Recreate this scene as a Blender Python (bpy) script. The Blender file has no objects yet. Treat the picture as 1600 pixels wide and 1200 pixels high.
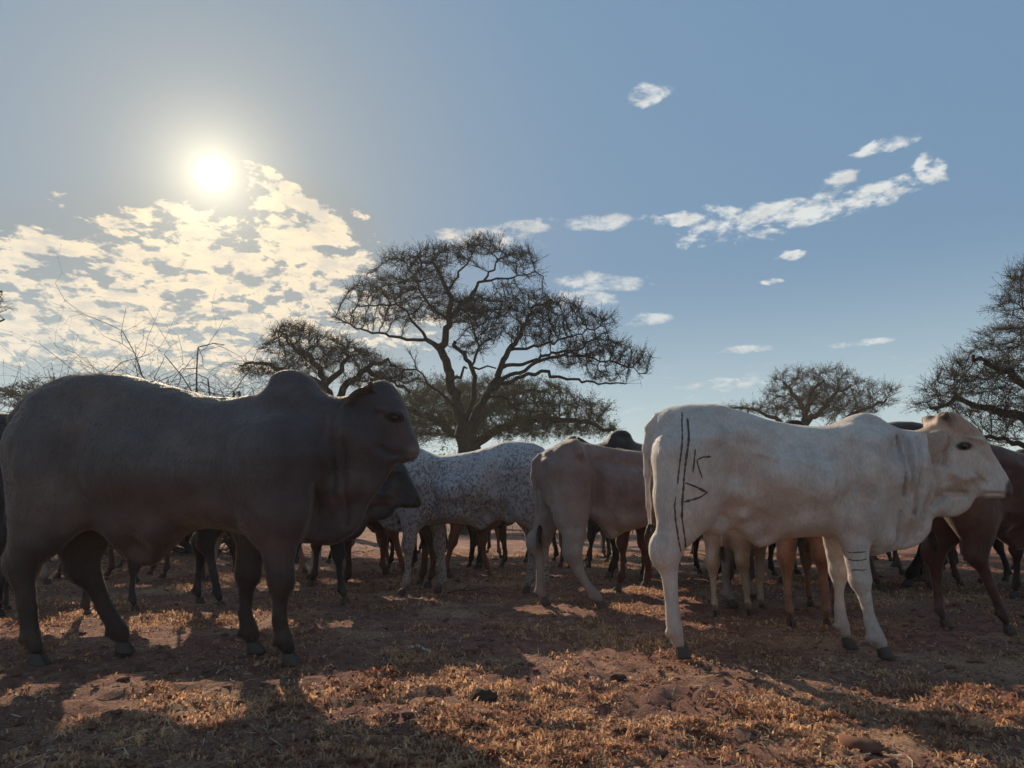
import bpy, bmesh, math, random
import numpy as np
from mathutils import Vector, Matrix, Quaternion
from mathutils.bvhtree import BVHTree

random.seed(7); rng = np.random.default_rng(7)
scene = bpy.context.scene
col = scene.collection
R = math.radians

# ------------------------------------------------------------------ camera
CAM_H = 0.73
F = 1064.0                                   # focal length in pixels of the 1600 x 1200 photograph
PITCH = math.atan(198 / F)
cd = bpy.data.cameras.new('camera'); cam = bpy.data.objects.new('camera', cd); col.objects.link(cam)
cam.location = (0, 0, CAM_H); cam.rotation_euler = (math.pi / 2 + PITCH, 0, 0)
cd.sensor_width = 36; cd.lens = 36 * F / 1600; cd.clip_start = 0.05; cd.clip_end = 5000
scene.camera = cam
CP, SP = math.cos(PITCH), math.sin(PITCH)

def P(u, v, Y):
    """where the line of sight of a pixel of the survey photo meets the upright plane at distance Y: (x, z)"""
    t = (600 - v) / F
    s = Y / (CP - t * SP)
    return ((u - 800) / F * s, CAM_H + (SP + t * CP) * s)

def ground_y(v):
    t = (600 - v) / F
    return -CAM_H * (CP - t * SP) / (SP + t * CP)

# ------------------------------------------------------------------ sun, sky, exposure
SUN_DIR = Vector((-467 / F, CP - 328 / F * SP, SP + 328 / F * CP)).normalized()
SUN_EL = math.asin(SUN_DIR.z); SUN_AZ = math.atan2(SUN_DIR.x, SUN_DIR.y)
SUN_STRENGTH = 5.0
SKY_STRENGTH = 0.07
sd = bpy.data.lights.new('sun', 'SUN'); sun = bpy.data.objects.new('sun', sd); col.objects.link(sun)
sd.energy = SUN_STRENGTH; sd.angle = R(0.6); sd.color = (1.0, 0.83, 0.62)
sun.rotation_euler = (-SUN_DIR).to_track_quat('-Z', 'Y').to_euler()
sun.location = SUN_DIR * 50

world = bpy.data.worlds.new('World'); scene.world = world; world.use_nodes = True
scene.view_settings.view_transform = 'Standard'; scene.view_settings.look = 'None'
scene.view_settings.gamma = 1; scene.view_settings.use_curve_mapping = False
scene.view_settings.exposure = 0.27
scene.cycles.max_bounces = 8; scene.cycles.diffuse_bounces = 3; scene.cycles.transparent_max_bounces = 8
scene.cycles.volume_bounces = 0

class NT:
    """small helper to write node trees"""
    def __init__(s, tree): s.t = tree; s.n = tree.nodes; s.l = tree.links
    def new(s, typ, **kw):
        n = s.n.new(typ)
        for k, v in kw.items(): setattr(n, k, v)
        return n
    def link(s, a, b): s.l.new(a, b)
    def setv(s, sock, v):
        if hasattr(v, 'is_linked') or isinstance(v, bpy.types.NodeSocket): s.l.new(v, sock)
        else: sock.default_value = v
    def math(s, op, a, b=0.0, c=0.0, clamp=False):
        n = s.new('ShaderNodeMath', operation=op, use_clamp=clamp)
        s.setv(n.inputs[0], a); s.setv(n.inputs[1], b); s.setv(n.inputs[2], c)
        return n.outputs[0]
    def vmath(s, op, a, b=(0, 0, 0), out=0):
        n = s.new('ShaderNodeVectorMath', operation=op)
        s.setv(n.inputs[0], a)
        if op == 'SCALE': s.setv(n.inputs[3], b)
        else: s.setv(n.inputs[1], b)
        return n.outputs[out]
    def mix(s, f, a, b, blend='MIX'):
        n = s.new('ShaderNodeMix', data_type='RGBA', blend_type=blend)
        s.setv(n.inputs[0], f); s.setv(n.inputs[6], a); s.setv(n.inputs[7], b)
        return n.outputs[2]
    def noise(s, vec, scale, detail=4, rough=0.55, dist=0.0, out='Fac'):
        n = s.new('ShaderNodeTexNoise'); s.setv(n.inputs['Vector'], vec)
        n.inputs['Scale'].default_value = scale; n.inputs['Detail'].default_value = detail
        n.inputs['Roughness'].default_value = rough; n.inputs['Distortion'].default_value = dist
        return n.outputs[out]
    def smooth(s, x, lo, hi):
        n = s.new('ShaderNodeMapRange', interpolation_type='SMOOTHSTEP')
        s.setv(n.inputs[0], x); n.inputs[1].default_value = lo; n.inputs[2].default_value = hi
        return n.outputs[0]
    def ramp(s, x, stops):
        n = s.new('ShaderNodeValToRGB'); s.setv(n.inputs[0], x)
        e = n.color_ramp.elements
        while len(e) < len(stops): e.new(0.5)
        for el, (p, c) in zip(e, stops): el.position = p; el.color = (*c, 1)
        return n.outputs[0]

def build_world():
    t = NT(world.node_tree); t.n.clear()
    out = t.new('ShaderNodeOutputWorld'); bg = t.new('ShaderNodeBackground')
    sky = t.new('ShaderNodeTexSky', sky_type='NISHITA', sun_disc=False)
    sky.sun_elevation = SUN_EL; sky.sun_rotation = SUN_AZ
    sky.air_density = 1.0; sky.dust_density = 1.6; sky.ozone_density = 1.6; sky.altitude = 900
    d = t.new('ShaderNodeTexCoord').outputs['Generated']
    dn = t.vmath('NORMALIZE', d)
    sep = t.new('ShaderNodeSeparateXYZ'); t.link(dn, sep.inputs[0])
    z = t.math('MAXIMUM', sep.outputs[2], 0.03)
    # the sky: a little compressed, as the low haze evens it out
    skc = t.vmath('SCALE', sky.outputs[0], 1.0)
    gm = t.new('ShaderNodeGamma'); t.link(skc, gm.inputs[0]); gm.inputs[1].default_value = 0.6
    base = t.vmath('SCALE', gm.outputs[0], 1.75)
    base = t.mix(0.80, base, (1.95, 3.65, 5.7, 1))
    # clouds lie on a level layer: the direction meets the plane z = 1
    zz = t.math('ADD', z, 0.06)
    cx = t.math('DIVIDE', sep.outputs[0], zz); cy = t.math('DIVIDE', sep.outputs[1], zz)
    cv = t.new('ShaderNodeCombineXYZ'); t.link(cx, cv.inputs[0]); t.link(cy, cv.inputs[1])
    st = t.vmath('MULTIPLY', dn, (1, 1, 2.0))
    plane = t.vmath('SCALE', st, t.math('DIVIDE', 1.0, t.math('ADD', z, 0.26)))
    warp = t.noise(plane, 3.0, 3, 0.5, out='Color')
    pw = t.vmath('ADD', plane, t.vmath('SCALE', t.vmath('SUBTRACT', warp, (0.5, 0.5, 0.5)), 0.10))
    big = t.noise(plane, 0.9, 3, 0.5)
    cells = t.noise(pw, 13.0, 7, 0.58, 0.0)
    fine = t.noise(pw, 34.0, 4, 0.6)
    def blob(u, v, ru, rv, ang=0.0):
        """soft elliptical bank of cloud seen in direction (u, v); radii in units of the focal length"""
        f0 = Vector((-0.0, CP, SP))
        c = Vector(((u - 800) / F, CP - (600 - v) / F * SP, SP + (600 - v) / F * CP)).normalized()
        right = Vector((c.y, -c.x, 0)).normalized(); up = right.cross(c).normalized()
        ca, sa = math.cos(ang), math.sin(ang)
        r2 = right * ca + up * sa; u2 = up * ca - right * sa
        a = t.vmath('DOT_PRODUCT', dn, tuple(r2), out=1); b = t.vmath('DOT_PRODUCT', dn, tuple(u2), out=1)
        front = t.vmath('DOT_PRODUCT', dn, tuple(c), out=1)
        a = t.math('DIVIDE', a, ru / F); b = t.math('DIVIDE', b, rv / F)
        q = t.math('SQRT', t.math('ADD', t.math('MULTIPLY', a, a), t.math('MULTIPLY', b, b)))
        m = t.smooth(q, 1.35, 0.45)
        return t.math('MULTIPLY', m, t.math('GREATER_THAN', front, 0.2))
    def mx(l):
        r = l[0]
        for x in l[1:]: r = t.math('MAXIMUM', r, x)
        return r
    bankA = mx([blob(330, 400, 250, 105, 0.1), blob(80, 440, 270, 100, 0.0), blob(500, 370, 120, 80, -0.45),
                blob(60, 520, 500, 60), blob(500, 490, 230, 75), blob(420, 300, 60, 40, -.5)])
    bankB = mx([blob(1230, 336, 190, 30, 0.10), blob(1300, 297, 52, 20, 0.55), blob(1385, 228, 52, 13, 0.0), blob(1455, 262, 22, 28, 0.5), blob(1060, 343, 50, 13),
                blob(1238, 399, 26, 9), blob(1010, 148, 42, 20, 0.1), blob(1205, 440, 22, 6), blob(1140, 332, 50, 14, -.3)])
    bankC = mx([blob(880, 350, 170, 16, 0.02), blob(950, 440, 100, 20, -0.1), blob(900, 470, 80, 22), blob(1010, 500, 60, 14), blob(760, 372, 110, 22), blob(1130, 600, 80, 14), blob(1160, 547, 50, 8), blob(1350, 535, 60, 7)])
    # scattered fair-weather wisps everywhere else, also behind the camera
    open_ = t.math('MULTIPLY', t.smooth(big, 0.60, 0.78), 0.75)
    lowb = t.smooth(sep.outputs[2], 0.26, 0.05)
    def cover(bank, field, lo, hi):
        thr = t.math('ADD', field, t.math('MULTIPLY', bank, 0.30))
        return t.math('MULTIPLY', t.smooth(thr, lo, hi), t.smooth(bank, 0.02, 0.25))
    f1 = t.math('ADD', t.math('MULTIPLY', cells, 0.72), t.math('MULTIPLY', fine, 0.28))
    cA = cover(bankA, f1, 0.745, 0.815)
    f2 = t.math('ADD', t.math('MULTIPLY', cells, 0.55), t.math('MULTIPLY', fine, 0.45))
    cB = cover(bankB, f2, 0.69, 0.86)
    cC = t.math('MULTIPLY', cover(bankC, f1, 0.70, 0.90), 0.85)
    wis = t.math('MULTIPLY', t.smooth(cells, 0.565, 0.72), t.math('MULTIPLY', lowb, 0.6))
    away = t.math('MULTIPLY', t.math('MULTIPLY', t.smooth(cells, 0.52, 0.62), open_), t.smooth(sep.outputs[1], 0.55, 0.2))
    cl = mx([cA, cB, cC, wis, away])
    # brightness of the clouds: strongest towards the sun; thick cores a little greyer
    sdot = t.vmath('DOT_PRODUCT', dn, tuple(SUN_DIR), out=1)
    ang = t.math('ARCCOSINE', t.math('MINIMUM', sdot, 0.999999))
    near = t.smooth(ang, 0.62, 0.04)
    ccol = t.mix(near, (8.8, 9.2, 9.2, 1), (11.8, 9.8, 6.9, 1))
    core = t.smooth(t.noise(pw, 15.0, 5, .6), 0.42, 0.66)
    ccol = t.mix(t.math('MULTIPLY', core, 0.5), ccol, (6.0, 6.2, 6.3, 1))
    # thin grey veil between the cells of the bank under the sun
    veil = t.math('MULTIPLY', t.smooth(bankA, 0.0, 1.0), 0.62)
    base = t.mix(veil, base, (3.5, 3.9, 4.15, 1))
    base = t.mix(t.math('MULTIPLY', t.smooth(sep.outputs[2], 0.36, 0.0), 0.85), base, (7.2, 9.0, 8.9, 1))
    sdot0 = t.vmath('DOT_PRODUCT', dn, tuple(SUN_DIR), out=1)
    ang0 = t.math('ARCCOSINE', t.math('MINIMUM', sdot0, 0.999999))
    warm = t.math('MULTIPLY', t.math('EXPONENT', t.math('MULTIPLY', t.math('MULTIPLY', ang0, ang0), -11.0)), .72)
    base = t.mix(warm, base, (4.4, 4.7, 4.6, 1))
    c = t.mix(cl, base, ccol)
    # aureole and disc of the sun
    def gl(sig, amp):
        x = t.math('DIVIDE', ang, sig)
        return t.math('MULTIPLY', t.math('EXPONENT', t.math('MULTIPLY', t.math('MULTIPLY', x, x), -1.0)), amp)
    def glx(sig, amp):
        return t.math('MULTIPLY', t.math('EXPONENT', t.math('DIVIDE', ang, -sig)), amp)
    g = t.math('ADD', gl(0.0095, 240), t.math('ADD', glx(0.040, 15), glx(0.11, 1.6)))
    gc = t.vmath('MULTIPLY', (1.0, 0.88, 0.62), (1, 1, 1))
    gv = t.new('ShaderNodeCombineXYZ')
    t.link(g, gv.inputs[0]); t.link(t.math('MULTIPLY', g, 0.86), gv.inputs[1]); t.link(t.math('MULTIPLY', g, 0.58), gv.inputs[2])
    c = t.vmath('ADD', c, gv.outputs[0])
    t.link(c, bg.inputs[0]); bg.inputs[1].default_value = SKY_STRENGTH
    t.link(bg.outputs[0], out.inputs[0])
    world.cycles.sampling_method = 'MANUAL'; world.cycles.sample_map_resolution = 1024
build_world()

# ------------------------------------------------------------------ noise for geometry
def _hash(ix, iy, iz, seed):
    with np.errstate(over='ignore'):
        h = ix.astype(np.uint64) * np.uint64(0x9E3779B185EBCA87) ^ iy.astype(np.uint64) * np.uint64(0xC2B2AE3D27D4EB4F) ^ iz.astype(np.uint64) * np.uint64(0x165667B19E3779F9) ^ np.uint64(seed * 7919 + 12345)
        h ^= h >> np.uint64(29); h *= np.uint64(0xBF58476D1CE4E5B9); h ^= h >> np.uint64(32); h *= np.uint64(0x94D049BB133111EB); h ^= h >> np.uint64(31)
    return (h & np.uint64(0xffff)).astype(np.float64) / 65535.0
def vnoise(p, scale, seed=0):
    q = p * scale; i = np.floor(q); f = q - i; f = f * f * (3 - 2 * f); i = i.astype(np.int64)
    r = 0
    for dx in (0, 1):
        for dy in (0, 1):
            for dz in (0, 1):
                w = (f[:, 0] if dx else 1 - f[:, 0]) * (f[:, 1] if dy else 1 - f[:, 1]) * (f[:, 2] if dz else 1 - f[:, 2])
                r = r + w * _hash(i[:, 0] + dx, i[:, 1] + dy, i[:, 2] + dz, seed)
    return r
def fbm(p, scale, octv=4, seed=0, gain=0.5):
    a, s, r, n = 1.0, scale, 0, 0
    for k in range(octv):
        r = r + a * vnoise(p, s, seed + k * 17); n += a; a *= gain; s *= 2.03
    return r / n
def vnoise2(x, y, scale, seed=0):
    ix, iy = np.floor(x * scale), np.floor(y * scale)
    fx, fy = x * scale - ix, y * scale - iy
    fx = fx * fx * (3 - 2 * fx); fy = fy * fy * (3 - 2 * fy)
    ix = ix.astype(np.int64); iy = iy.astype(np.int64); z = np.zeros_like(ix)
    h = lambda a, b: _hash(ix + a, iy + b, z, seed)
    return (h(0, 0) * (1 - fx) + h(1, 0) * fx) * (1 - fy) + (h(0, 1) * (1 - fx) + h(1, 1) * fx) * fy

# ------------------------------------------------------------------ mesh helpers
def mesh_from(name, verts, faces, mat=None, smooth=False, uniform=None):
    me = bpy.data.meshes.new(name)
    verts = np.asarray(verts, dtype=np.float32)
    if uniform is None:
        me.from_pydata(verts.tolist(), [], [list(map(int, f)) for f in faces])
    else:
        faces = np.asarray(faces, dtype=np.int32)
        k = uniform
        me.vertices.add(len(verts)); me.vertices.foreach_set('co', verts.ravel())
        me.loops.add(faces.size); me.loops.foreach_set('vertex_index', faces.ravel())
        me.polygons.add(len(faces)); me.polygons.foreach_set('loop_start', np.arange(0, faces.size, k, dtype=np.int32))
        me.update(calc_edges=True)
    if smooth: me.polygons.foreach_set('use_smooth', np.ones(len(me.polygons), dtype=bool))
    if mat: me.materials.append(mat)
    me.update()
    return me
def link(name, me, parent=None, loc=None):
    o = bpy.data.objects.new(name, me); col.objects.link(o)
    if parent: o.parent = parent
    if loc is not None: o.location = loc
    return o
def tag(o, label=None, cat=None, group=None, kind=None):
    if label: o['label'] = label
    if cat: o['category'] = cat
    if group: o['group'] = group
    if kind: o['kind'] = kind
    return o
def empty(name, loc, rz=0.0):
    o = bpy.data.objects.new(name, None); col.objects.link(o); o.location = loc; o.rotation_euler = (0, 0, rz)
    o.empty_display_size = 0.2
    return o

# ------------------------------------------------------------------ materials
def mat_new(name):
    m = bpy.data.materials.new(name); m.use_nodes = True
    t = NT(m.node_tree); b = t.n['Principled BSDF']
    return m, t, b
def simple(name, c, rough=0.7, spec=0.3):
    m, t, b = mat_new(name)
    tc = t.new('ShaderNodeTexCoord').outputs['Object']
    n = t.noise(tc, 30, 4)
    cc = t.mix(n, tuple(x * 0.7 for x in c) + (1,), tuple(min(1, x * 1.25) for x in c) + (1,))
    t.link(cc, b.inputs['Base Color']); b.inputs['Roughness'].default_value = rough
    b.inputs['Specular IOR Level'].default_value = spec
    return m
def coat_mat(speck=False):
    m, t, b = mat_new('speckled_coat' if speck else 'coat')
    at = t.new('ShaderNodeAttribute', attribute_name='coat'); oi = t.new('ShaderNodeObjectInfo')
    tc = t.new('ShaderNodeTexCoord').outputs['Object']
    c = t.mix(1.0, at.outputs[0], oi.outputs['Color'], 'MULTIPLY')
    st = t.new('ShaderNodeMapping'); t.link(tc, st.inputs[0]); st.inputs['Scale'].default_value = (34, 34, 11)
    hair = t.noise(st.outputs[0], 3.0, 4, 0.6)
    mott = t.noise(tc, 9, 5, 0.6)
    dust = t.noise(tc, 3.2, 4, 0.6)
    k = t.math('ADD', t.math('MULTIPLY', hair, 0.55), t.math('MULTIPLY', mott, 0.55))
    k = t.math('ADD', k, 0.42)
    c = t.vmath('MULTIPLY', c, t.new_rgb(k) if hasattr(t, 'new_rgb') else c) if False else t.mix(1.0, c, t.ramp(t.math('MULTIPLY', k, 0.5), [(0.30, (0.5, 0.47, 0.45)), (0.66, (1.45, 1.45, 1.45))]), 'MULTIPLY')
    c = t.mix(t.math('MULTIPLY', t.smooth(dust, 0.48, 0.75), 0.22), c, (0.36, 0.22, 0.15, 1))
    if speck:
        mp2 = t.new('ShaderNodeMapping'); t.link(tc, mp2.inputs[0]); mp2.inputs['Scale'].default_value = (1, 1, .8)
        f1 = t.noise(mp2.outputs[0], 42, 3, .65); f2 = t.noise(mp2.outputs[0], 85, 3, .6); f3 = t.noise(tc, 4.5, 3)
        ff = t.math('ADD', t.math('MULTIPLY', f1, .5), t.math('ADD', t.math('MULTIPLY', f2, .5), t.math('MULTIPLY', t.math('SUBTRACT', f3, .5), .22)))
        c = t.mix(t.math('MULTIPLY', t.smooth(ff, .475, .565), .85), c, (.11, .085, .085, 1))
    t.link(c, b.inputs['Base Color'])
    b.inputs['Roughness'].default_value = 0.62
    b.inputs['Specular IOR Level'].default_value = 0.25
    b.inputs['Sheen Weight'].default_value = 0.55; b.inputs['Sheen Roughness'].default_value = 0.28
    b.inputs['Sheen Tint'].default_value = (1, 0.86, 0.66, 1)
    bp = t.new('ShaderNodeBump'); bp.inputs['Strength'].default_value = 0.7; bp.inputs['Distance'].default_value = 0.009
    t.link(t.math('ADD', hair, t.math('MULTIPLY', mott, 0.8)), bp.inputs['Height'])
    t.link(bp.outputs[0], b.inputs['Normal'])
    return m
M = {}
M['coat'] = coat_mat()
M['hoof'] = simple('hoof_horn', (0.085, 0.062, 0.052), 0.75, 0.25)
def hair_mat():
    m = bpy.data.materials.new('hair'); m.use_nodes = True; t = NT(m.node_tree); t.n.clear()
    out = t.new('ShaderNodeOutputMaterial'); at = t.new('ShaderNodeAttribute', attribute_name='coat'); oi = t.new('ShaderNodeObjectInfo')
    c = t.mix(1.0, at.outputs[0], oi.outputs['Color'], 'MULTIPLY')
    d = t.new('ShaderNodeBsdfDiffuse'); tr = t.new('ShaderNodeBsdfTranslucent'); mx = t.new('ShaderNodeMixShader')
    t.link(c, d.inputs[0]); t.link(t.mix(.35, c, (.5, .36, .22, 1)), tr.inputs[0]); mx.inputs[0].default_value = .4
    t.link(d.outputs[0], mx.inputs[1]); t.link(tr.outputs[0], mx.inputs[2]); t.link(mx.outputs[0], out.inputs[0])
    return m
M['hair'] = hair_mat()
M['horn'] = simple('horn', (0.10, 0.06, 0.04), 0.45, 0.5)
M['brand'] = simple('burned_skin', (0.10, 0.08, 0.072), 0.85, 0.1)
m, t_, b_ = mat_new('eye'); b_.inputs['Base Color'].default_value = (0.012, 0.008, 0.006, 1); b_.inputs['Roughness'].default_value = 0.12; M['eye'] = m
M['band'] = simple('leg_crease', (0.13, 0.13, 0.11), 0.8, 0.2)

# ------------------------------------------------------------------ signed distance modelling of the cattle
def catmull(pts, n=4, closed=True):
    pts = np.asarray(pts, float); L = len(pts); out = []
    for i in range(L):
        p0, p1, p2, p3 = pts[(i - 1) % L], pts[i], pts[(i + 1) % L], pts[(i + 2) % L]
        for k in range(n):
            t = k / n
            out.append(0.5 * ((2 * p1) + (-p0 + p2) * t + (2 * p0 - 5 * p1 + 4 * p2 - p3) * t * t + (-p0 + 3 * p1 - 3 * p2 + p3) * t ** 3))
    return np.array(out)

def poly_sdf(X, Z, poly):
    d2 = np.full(X.shape, 1e9); inside = np.zeros(X.shape, bool)
    n = len(poly)
    for i in range(n):
        ax, az = poly[i]; bx, bz = poly[(i + 1) % n]
        ex, ez = bx - ax, bz - az; wx, wz = X - ax, Z - az
        t = np.clip((wx * ex + wz * ez) / (ex * ex + ez * ez + 1e-12), 0, 1)
        dx, dz = wx - ex * t, wz - ez * t
        d2 = np.minimum(d2, dx * dx + dz * dz)
        c = ((az > Z) != (bz > Z)) & (X < (bx - ax) * (Z - az) / ((bz - az) if abs(bz - az) > 1e-12 else 1e-12) + ax)
        inside ^= c
    d = np.sqrt(d2)
    return np.where(inside, -d, d)

def blur2(a, n):
    for _ in range(n):
        p = np.pad(a, 1, mode='edge')
        a = (p[:-2, 1:-1] + p[2:, 1:-1] + p[1:-1, :-2] + p[1:-1, 2:] + 4 * p[1:-1, 1:-1]) / 8
    return a

def smin(a, b, k):
    h = np.maximum(k - np.abs(a - b), 0) / k
    return np.minimum(a, b) - h * h * k * 0.25

class Field:
    def __init__(s, lo, hi, h):
        s.lo = np.array(lo, float); s.h = h
        s.n = (np.ceil((np.array(hi) - s.lo) / h).astype(int) + 1)
        s.ax = [s.lo[i] + np.arange(s.n[i]) * h for i in range(3)]
        s.D = np.full(s.n, 1.0, dtype=np.float32)
    def block(s, lo, hi):
        a = np.clip(np.floor((np.array(lo) - s.lo) / s.h).astype(int), 0, s.n - 1)
        b = np.clip(np.ceil((np.array(hi) - s.lo) / s.h).astype(int) + 1, 1, s.n)
        sl = tuple(slice(x, y) for x, y in zip(a, b))
        X = s.ax[0][sl[0]][:, None, None]; Y = s.ax[1][sl[1]][None, :, None]; Z = s.ax[2][sl[2]][None, None, :]
        return sl, X, Y, Z
    def capsule(s, a, b, ra, rb, k=0.03, sy=1.0, cut=False):
        """tapered limb from a to b; sy < 1 flattens it sideways"""
        a = np.array(a, float); b = np.array(b, float); m = max(ra, rb) + k + 0.03
        sl, X, Y, Z = s.block(np.minimum(a, b) - m, np.maximum(a, b) + m)
        e = b - a; wx, wy, wz = X - a[0], (Y - a[1]), Z - a[2]
        t = np.clip((wx * e[0] + wy * e[1] + wz * e[2]) / (e @ e + 1e-12), 0, 1)
        dx, dy, dz = wx - e[0] * t, (wy - e[1] * t) / sy, wz - e[2] * t
        d = np.sqrt(dx * dx + dy * dy + dz * dz) - (ra + (rb - ra) * t)
        d = d * min(1, 0.5 + sy * 0.5)
        if cut: s.D[sl] = -smin(-s.D[sl], d, k)
        else: s.D[sl] = smin(s.D[sl], d, k)
    def chain(s, pts, k=0.025, sy=1.0):
        for p, q in zip(pts[:-1], pts[1:]):
            s.capsule(p[:3], q[:3], p[3], q[3], k, sy)
    def ellipsoid(s, c, r, k=0.03, cut=False):
        c = np.array(c, float); r = np.array(r, float)
        sl, X, Y, Z = s.block(c - r - k - 0.02, c + r + k + 0.02)
        q = np.sqrt(((X - c[0]) / r[0]) ** 2 + ((Y - c[1]) / r[1]) ** 2 + ((Z - c[2]) / r[2]) ** 2)
        d = (q - 1) * r.min()
        if cut: s.D[sl] = -smin(-s.D[sl], d, k)
        else: s.D[sl] = smin(s.D[sl], d, k)
    def slab(s, poly, ctrl, relief=(), k=0.03, power=3.0):
        """body whose side view is the outline poly and whose half thickness follows the control points (x, z, w, r)"""
        poly = catmull(poly, 4)
        lo = poly.min(0) - 0.12; hi = poly.max(0) + 0.12
        sl, X, Y, Z = s.block((lo[0], s.lo[1], lo[1]), (hi[0], s.lo[1] + s.h * (s.n[1] - 1), hi[1]))
        x2 = X[:, 0, 0][:, None]; z2 = Z[0, 0, :][None, :]
        X2, Z2 = np.broadcast_arrays(x2, z2)
        sd_ = poly_sdf(X2, Z2, poly)
        W = 0; Rr = 0; S = 0
        for (cx, cz, w, r) in ctrl:
            g = 1 / (((X2 - cx) ** 2 + (Z2 - cz) ** 2 + 0.0009) ** (power / 2))
            W = W + g * w; Rr = Rr + g * r; S = S + g
        W = W / S; Rr = Rr / S
        a = np.maximum(1 + sd_ / Rr, 0)
        nb = max(2, int(round(0.0004 / (s.h * s.h) * 5)))
        edge = np.clip(-sd_ / 0.05, 0, 1)
        a = a * (1 - edge) + blur2(a, nb * 3) * edge
        for (kind, pts, wid, amp) in relief:
            d = np.full(X2.shape, 1e9)
            for (p, q) in zip(pts[:-1], pts[1:]):
                ex, ez = q[0] - p[0], q[1] - p[1]
                t = np.clip(((X2 - p[0]) * ex + (Z2 - p[1]) * ez) / (ex * ex + ez * ez + 1e-9), 0, 1)
                d = np.minimum(d, (X2 - p[0] - ex * t) ** 2 + (Z2 - p[1] - ez * t) ** 2)
            W = W + amp * 2.0 * np.exp(-d / (wid * wid))
        a = a[:, None, :]; W = np.maximum(W, 0.012)[:, None, :]; Rr = Rr[:, None, :]
        q = np.sqrt(a * a + (Y / W) ** 2)
        d = (q - 1) * np.minimum(np.minimum(Rr, W), 0.2)
        s.D[sl] = smin(s.D[sl], d, k)
    def mesh(s, smooth_it=1):
        D = s.D; ins = D < 0
        nx, ny, nz = D.shape
        c = np.zeros((nx - 1, ny - 1, nz - 1), np.int8)
        for i in (0, 1):
            for j in (0, 1):
                for k in (0, 1):
                    c += ins[i:nx - 1 + i, j:ny - 1 + j, k:nz - 1 + k]
        act = (c > 0) & (c < 8)
        idx = np.full(act.shape, -1, np.int64); ijk = np.argwhere(act); idx[act] = np.arange(len(ijk))
        acc = np.zeros((len(ijk), 3)); cnt = np.zeros(len(ijk))
        corners = [(i, j, k) for i in (0, 1) for j in (0, 1) for k in (0, 1)]
        for a in corners:
            for ax in range(3):
                if a[ax] == 1: continue
                b = list(a); b[ax] = 1
                da = D[ijk[:, 0] + a[0], ijk[:, 1] + a[1], ijk[:, 2] + a[2]]; db = D[ijk[:, 0] + b[0], ijk[:, 1] + b[1], ijk[:, 2] + b[2]]
                cr = (da < 0) != (db < 0)
                t = np.where(cr, da / np.where(cr, da - db, 1), 0)
                p = np.array(a, float)[None, :] + t[:, None] * (np.array(b) - np.array(a))[None, :]
                acc += p * cr[:, None]; cnt += cr
        v = (ijk + acc / cnt[:, None]) * s.h + s.lo
        quads = []
        for ax in range(3):
            A = ins; sl0 = [slice(None)] * 3; sl1 = [slice(None)] * 3
            sl0[ax] = slice(0, -1); sl1[ax] = slice(1, None)
            chg = A[tuple(sl0)] != A[tuple(sl1)]
            e = np.argwhere(chg); b, c2 = [(1, 2), (2, 0), (0, 1)][ax]
            ok = (e[:, b] > 0) & (e[:, c2] > 0) & (e[:, b] < D.shape[b] - 1) & (e[:, c2] < D.shape[c2] - 1)
            e = e[ok]; first = A[e[:, 0], e[:, 1], e[:, 2]]
            def g(db, dc):
                q = e.copy(); q[:, b] -= db; q[:, c2] -= dc
                return idx[q[:, 0], q[:, 1], q[:, 2]]
            q = np.stack([g(1, 1), g(0, 1), g(0, 0), g(1, 0)], 1)
            q = np.where(first[:, None], q, q[:, ::-1])
            quads.append(q)
        f = np.concatenate(quads)
        for _ in range(smooth_it):
            sm = np.zeros_like(v); n = np.zeros(len(v))
            for i in range(4):
                np.add.at(sm, f[:, i], v[f[:, (i + 1) % 4]]); np.add.at(n, f[:, i], 1)
                np.add.at(sm, f[:, (i + 1) % 4], v[f[:, i]]); np.add.at(n, f[:, (i + 1) % 4], 1)
            v = v * 0.45 + sm / n[:, None] * 0.55
        return v, f

def hoof_mesh(r=0.042, h=0.055):
    """cloven hoof, toe towards +x, sole at z = 0"""
    V, Fc = [], []
    for side in (-1, 1):
        rings = []
        for (z, rx, ry, ox, r0) in ((0.0, 1.25, .56, .55, 0), (0.25, 1.22, .56, .48, 0), (0.6, 1.05, .52, .25, 0), (1.0, .85, .48, 0.02, 0), (1.12, .6, .36, -.02, 0)):
            ring = []
            for k in range(10):
                a = 2 * math.pi * k / 10
                x = math.cos(a) * rx * r + ox * r
                y = math.sin(a) * ry * r * (0.75 if math.cos(a) > 0.5 else 1) + side * r * (.56)
                ring.append(len(V)); V.append((x, y, z * h))
            rings.append(ring)
        for a, b in zip(rings[:-1], rings[1:]):
            for k in range(10): Fc.append((a[k], a[(k + 1) % 10], b[(k + 1) % 10], b[k]))
        Fc.append(tuple(reversed(rings[0]))); Fc.append(tuple(rings[-1]))
    return mesh_from('hoof', V, Fc, M['hoof'], True)
HOOF = {}

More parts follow.
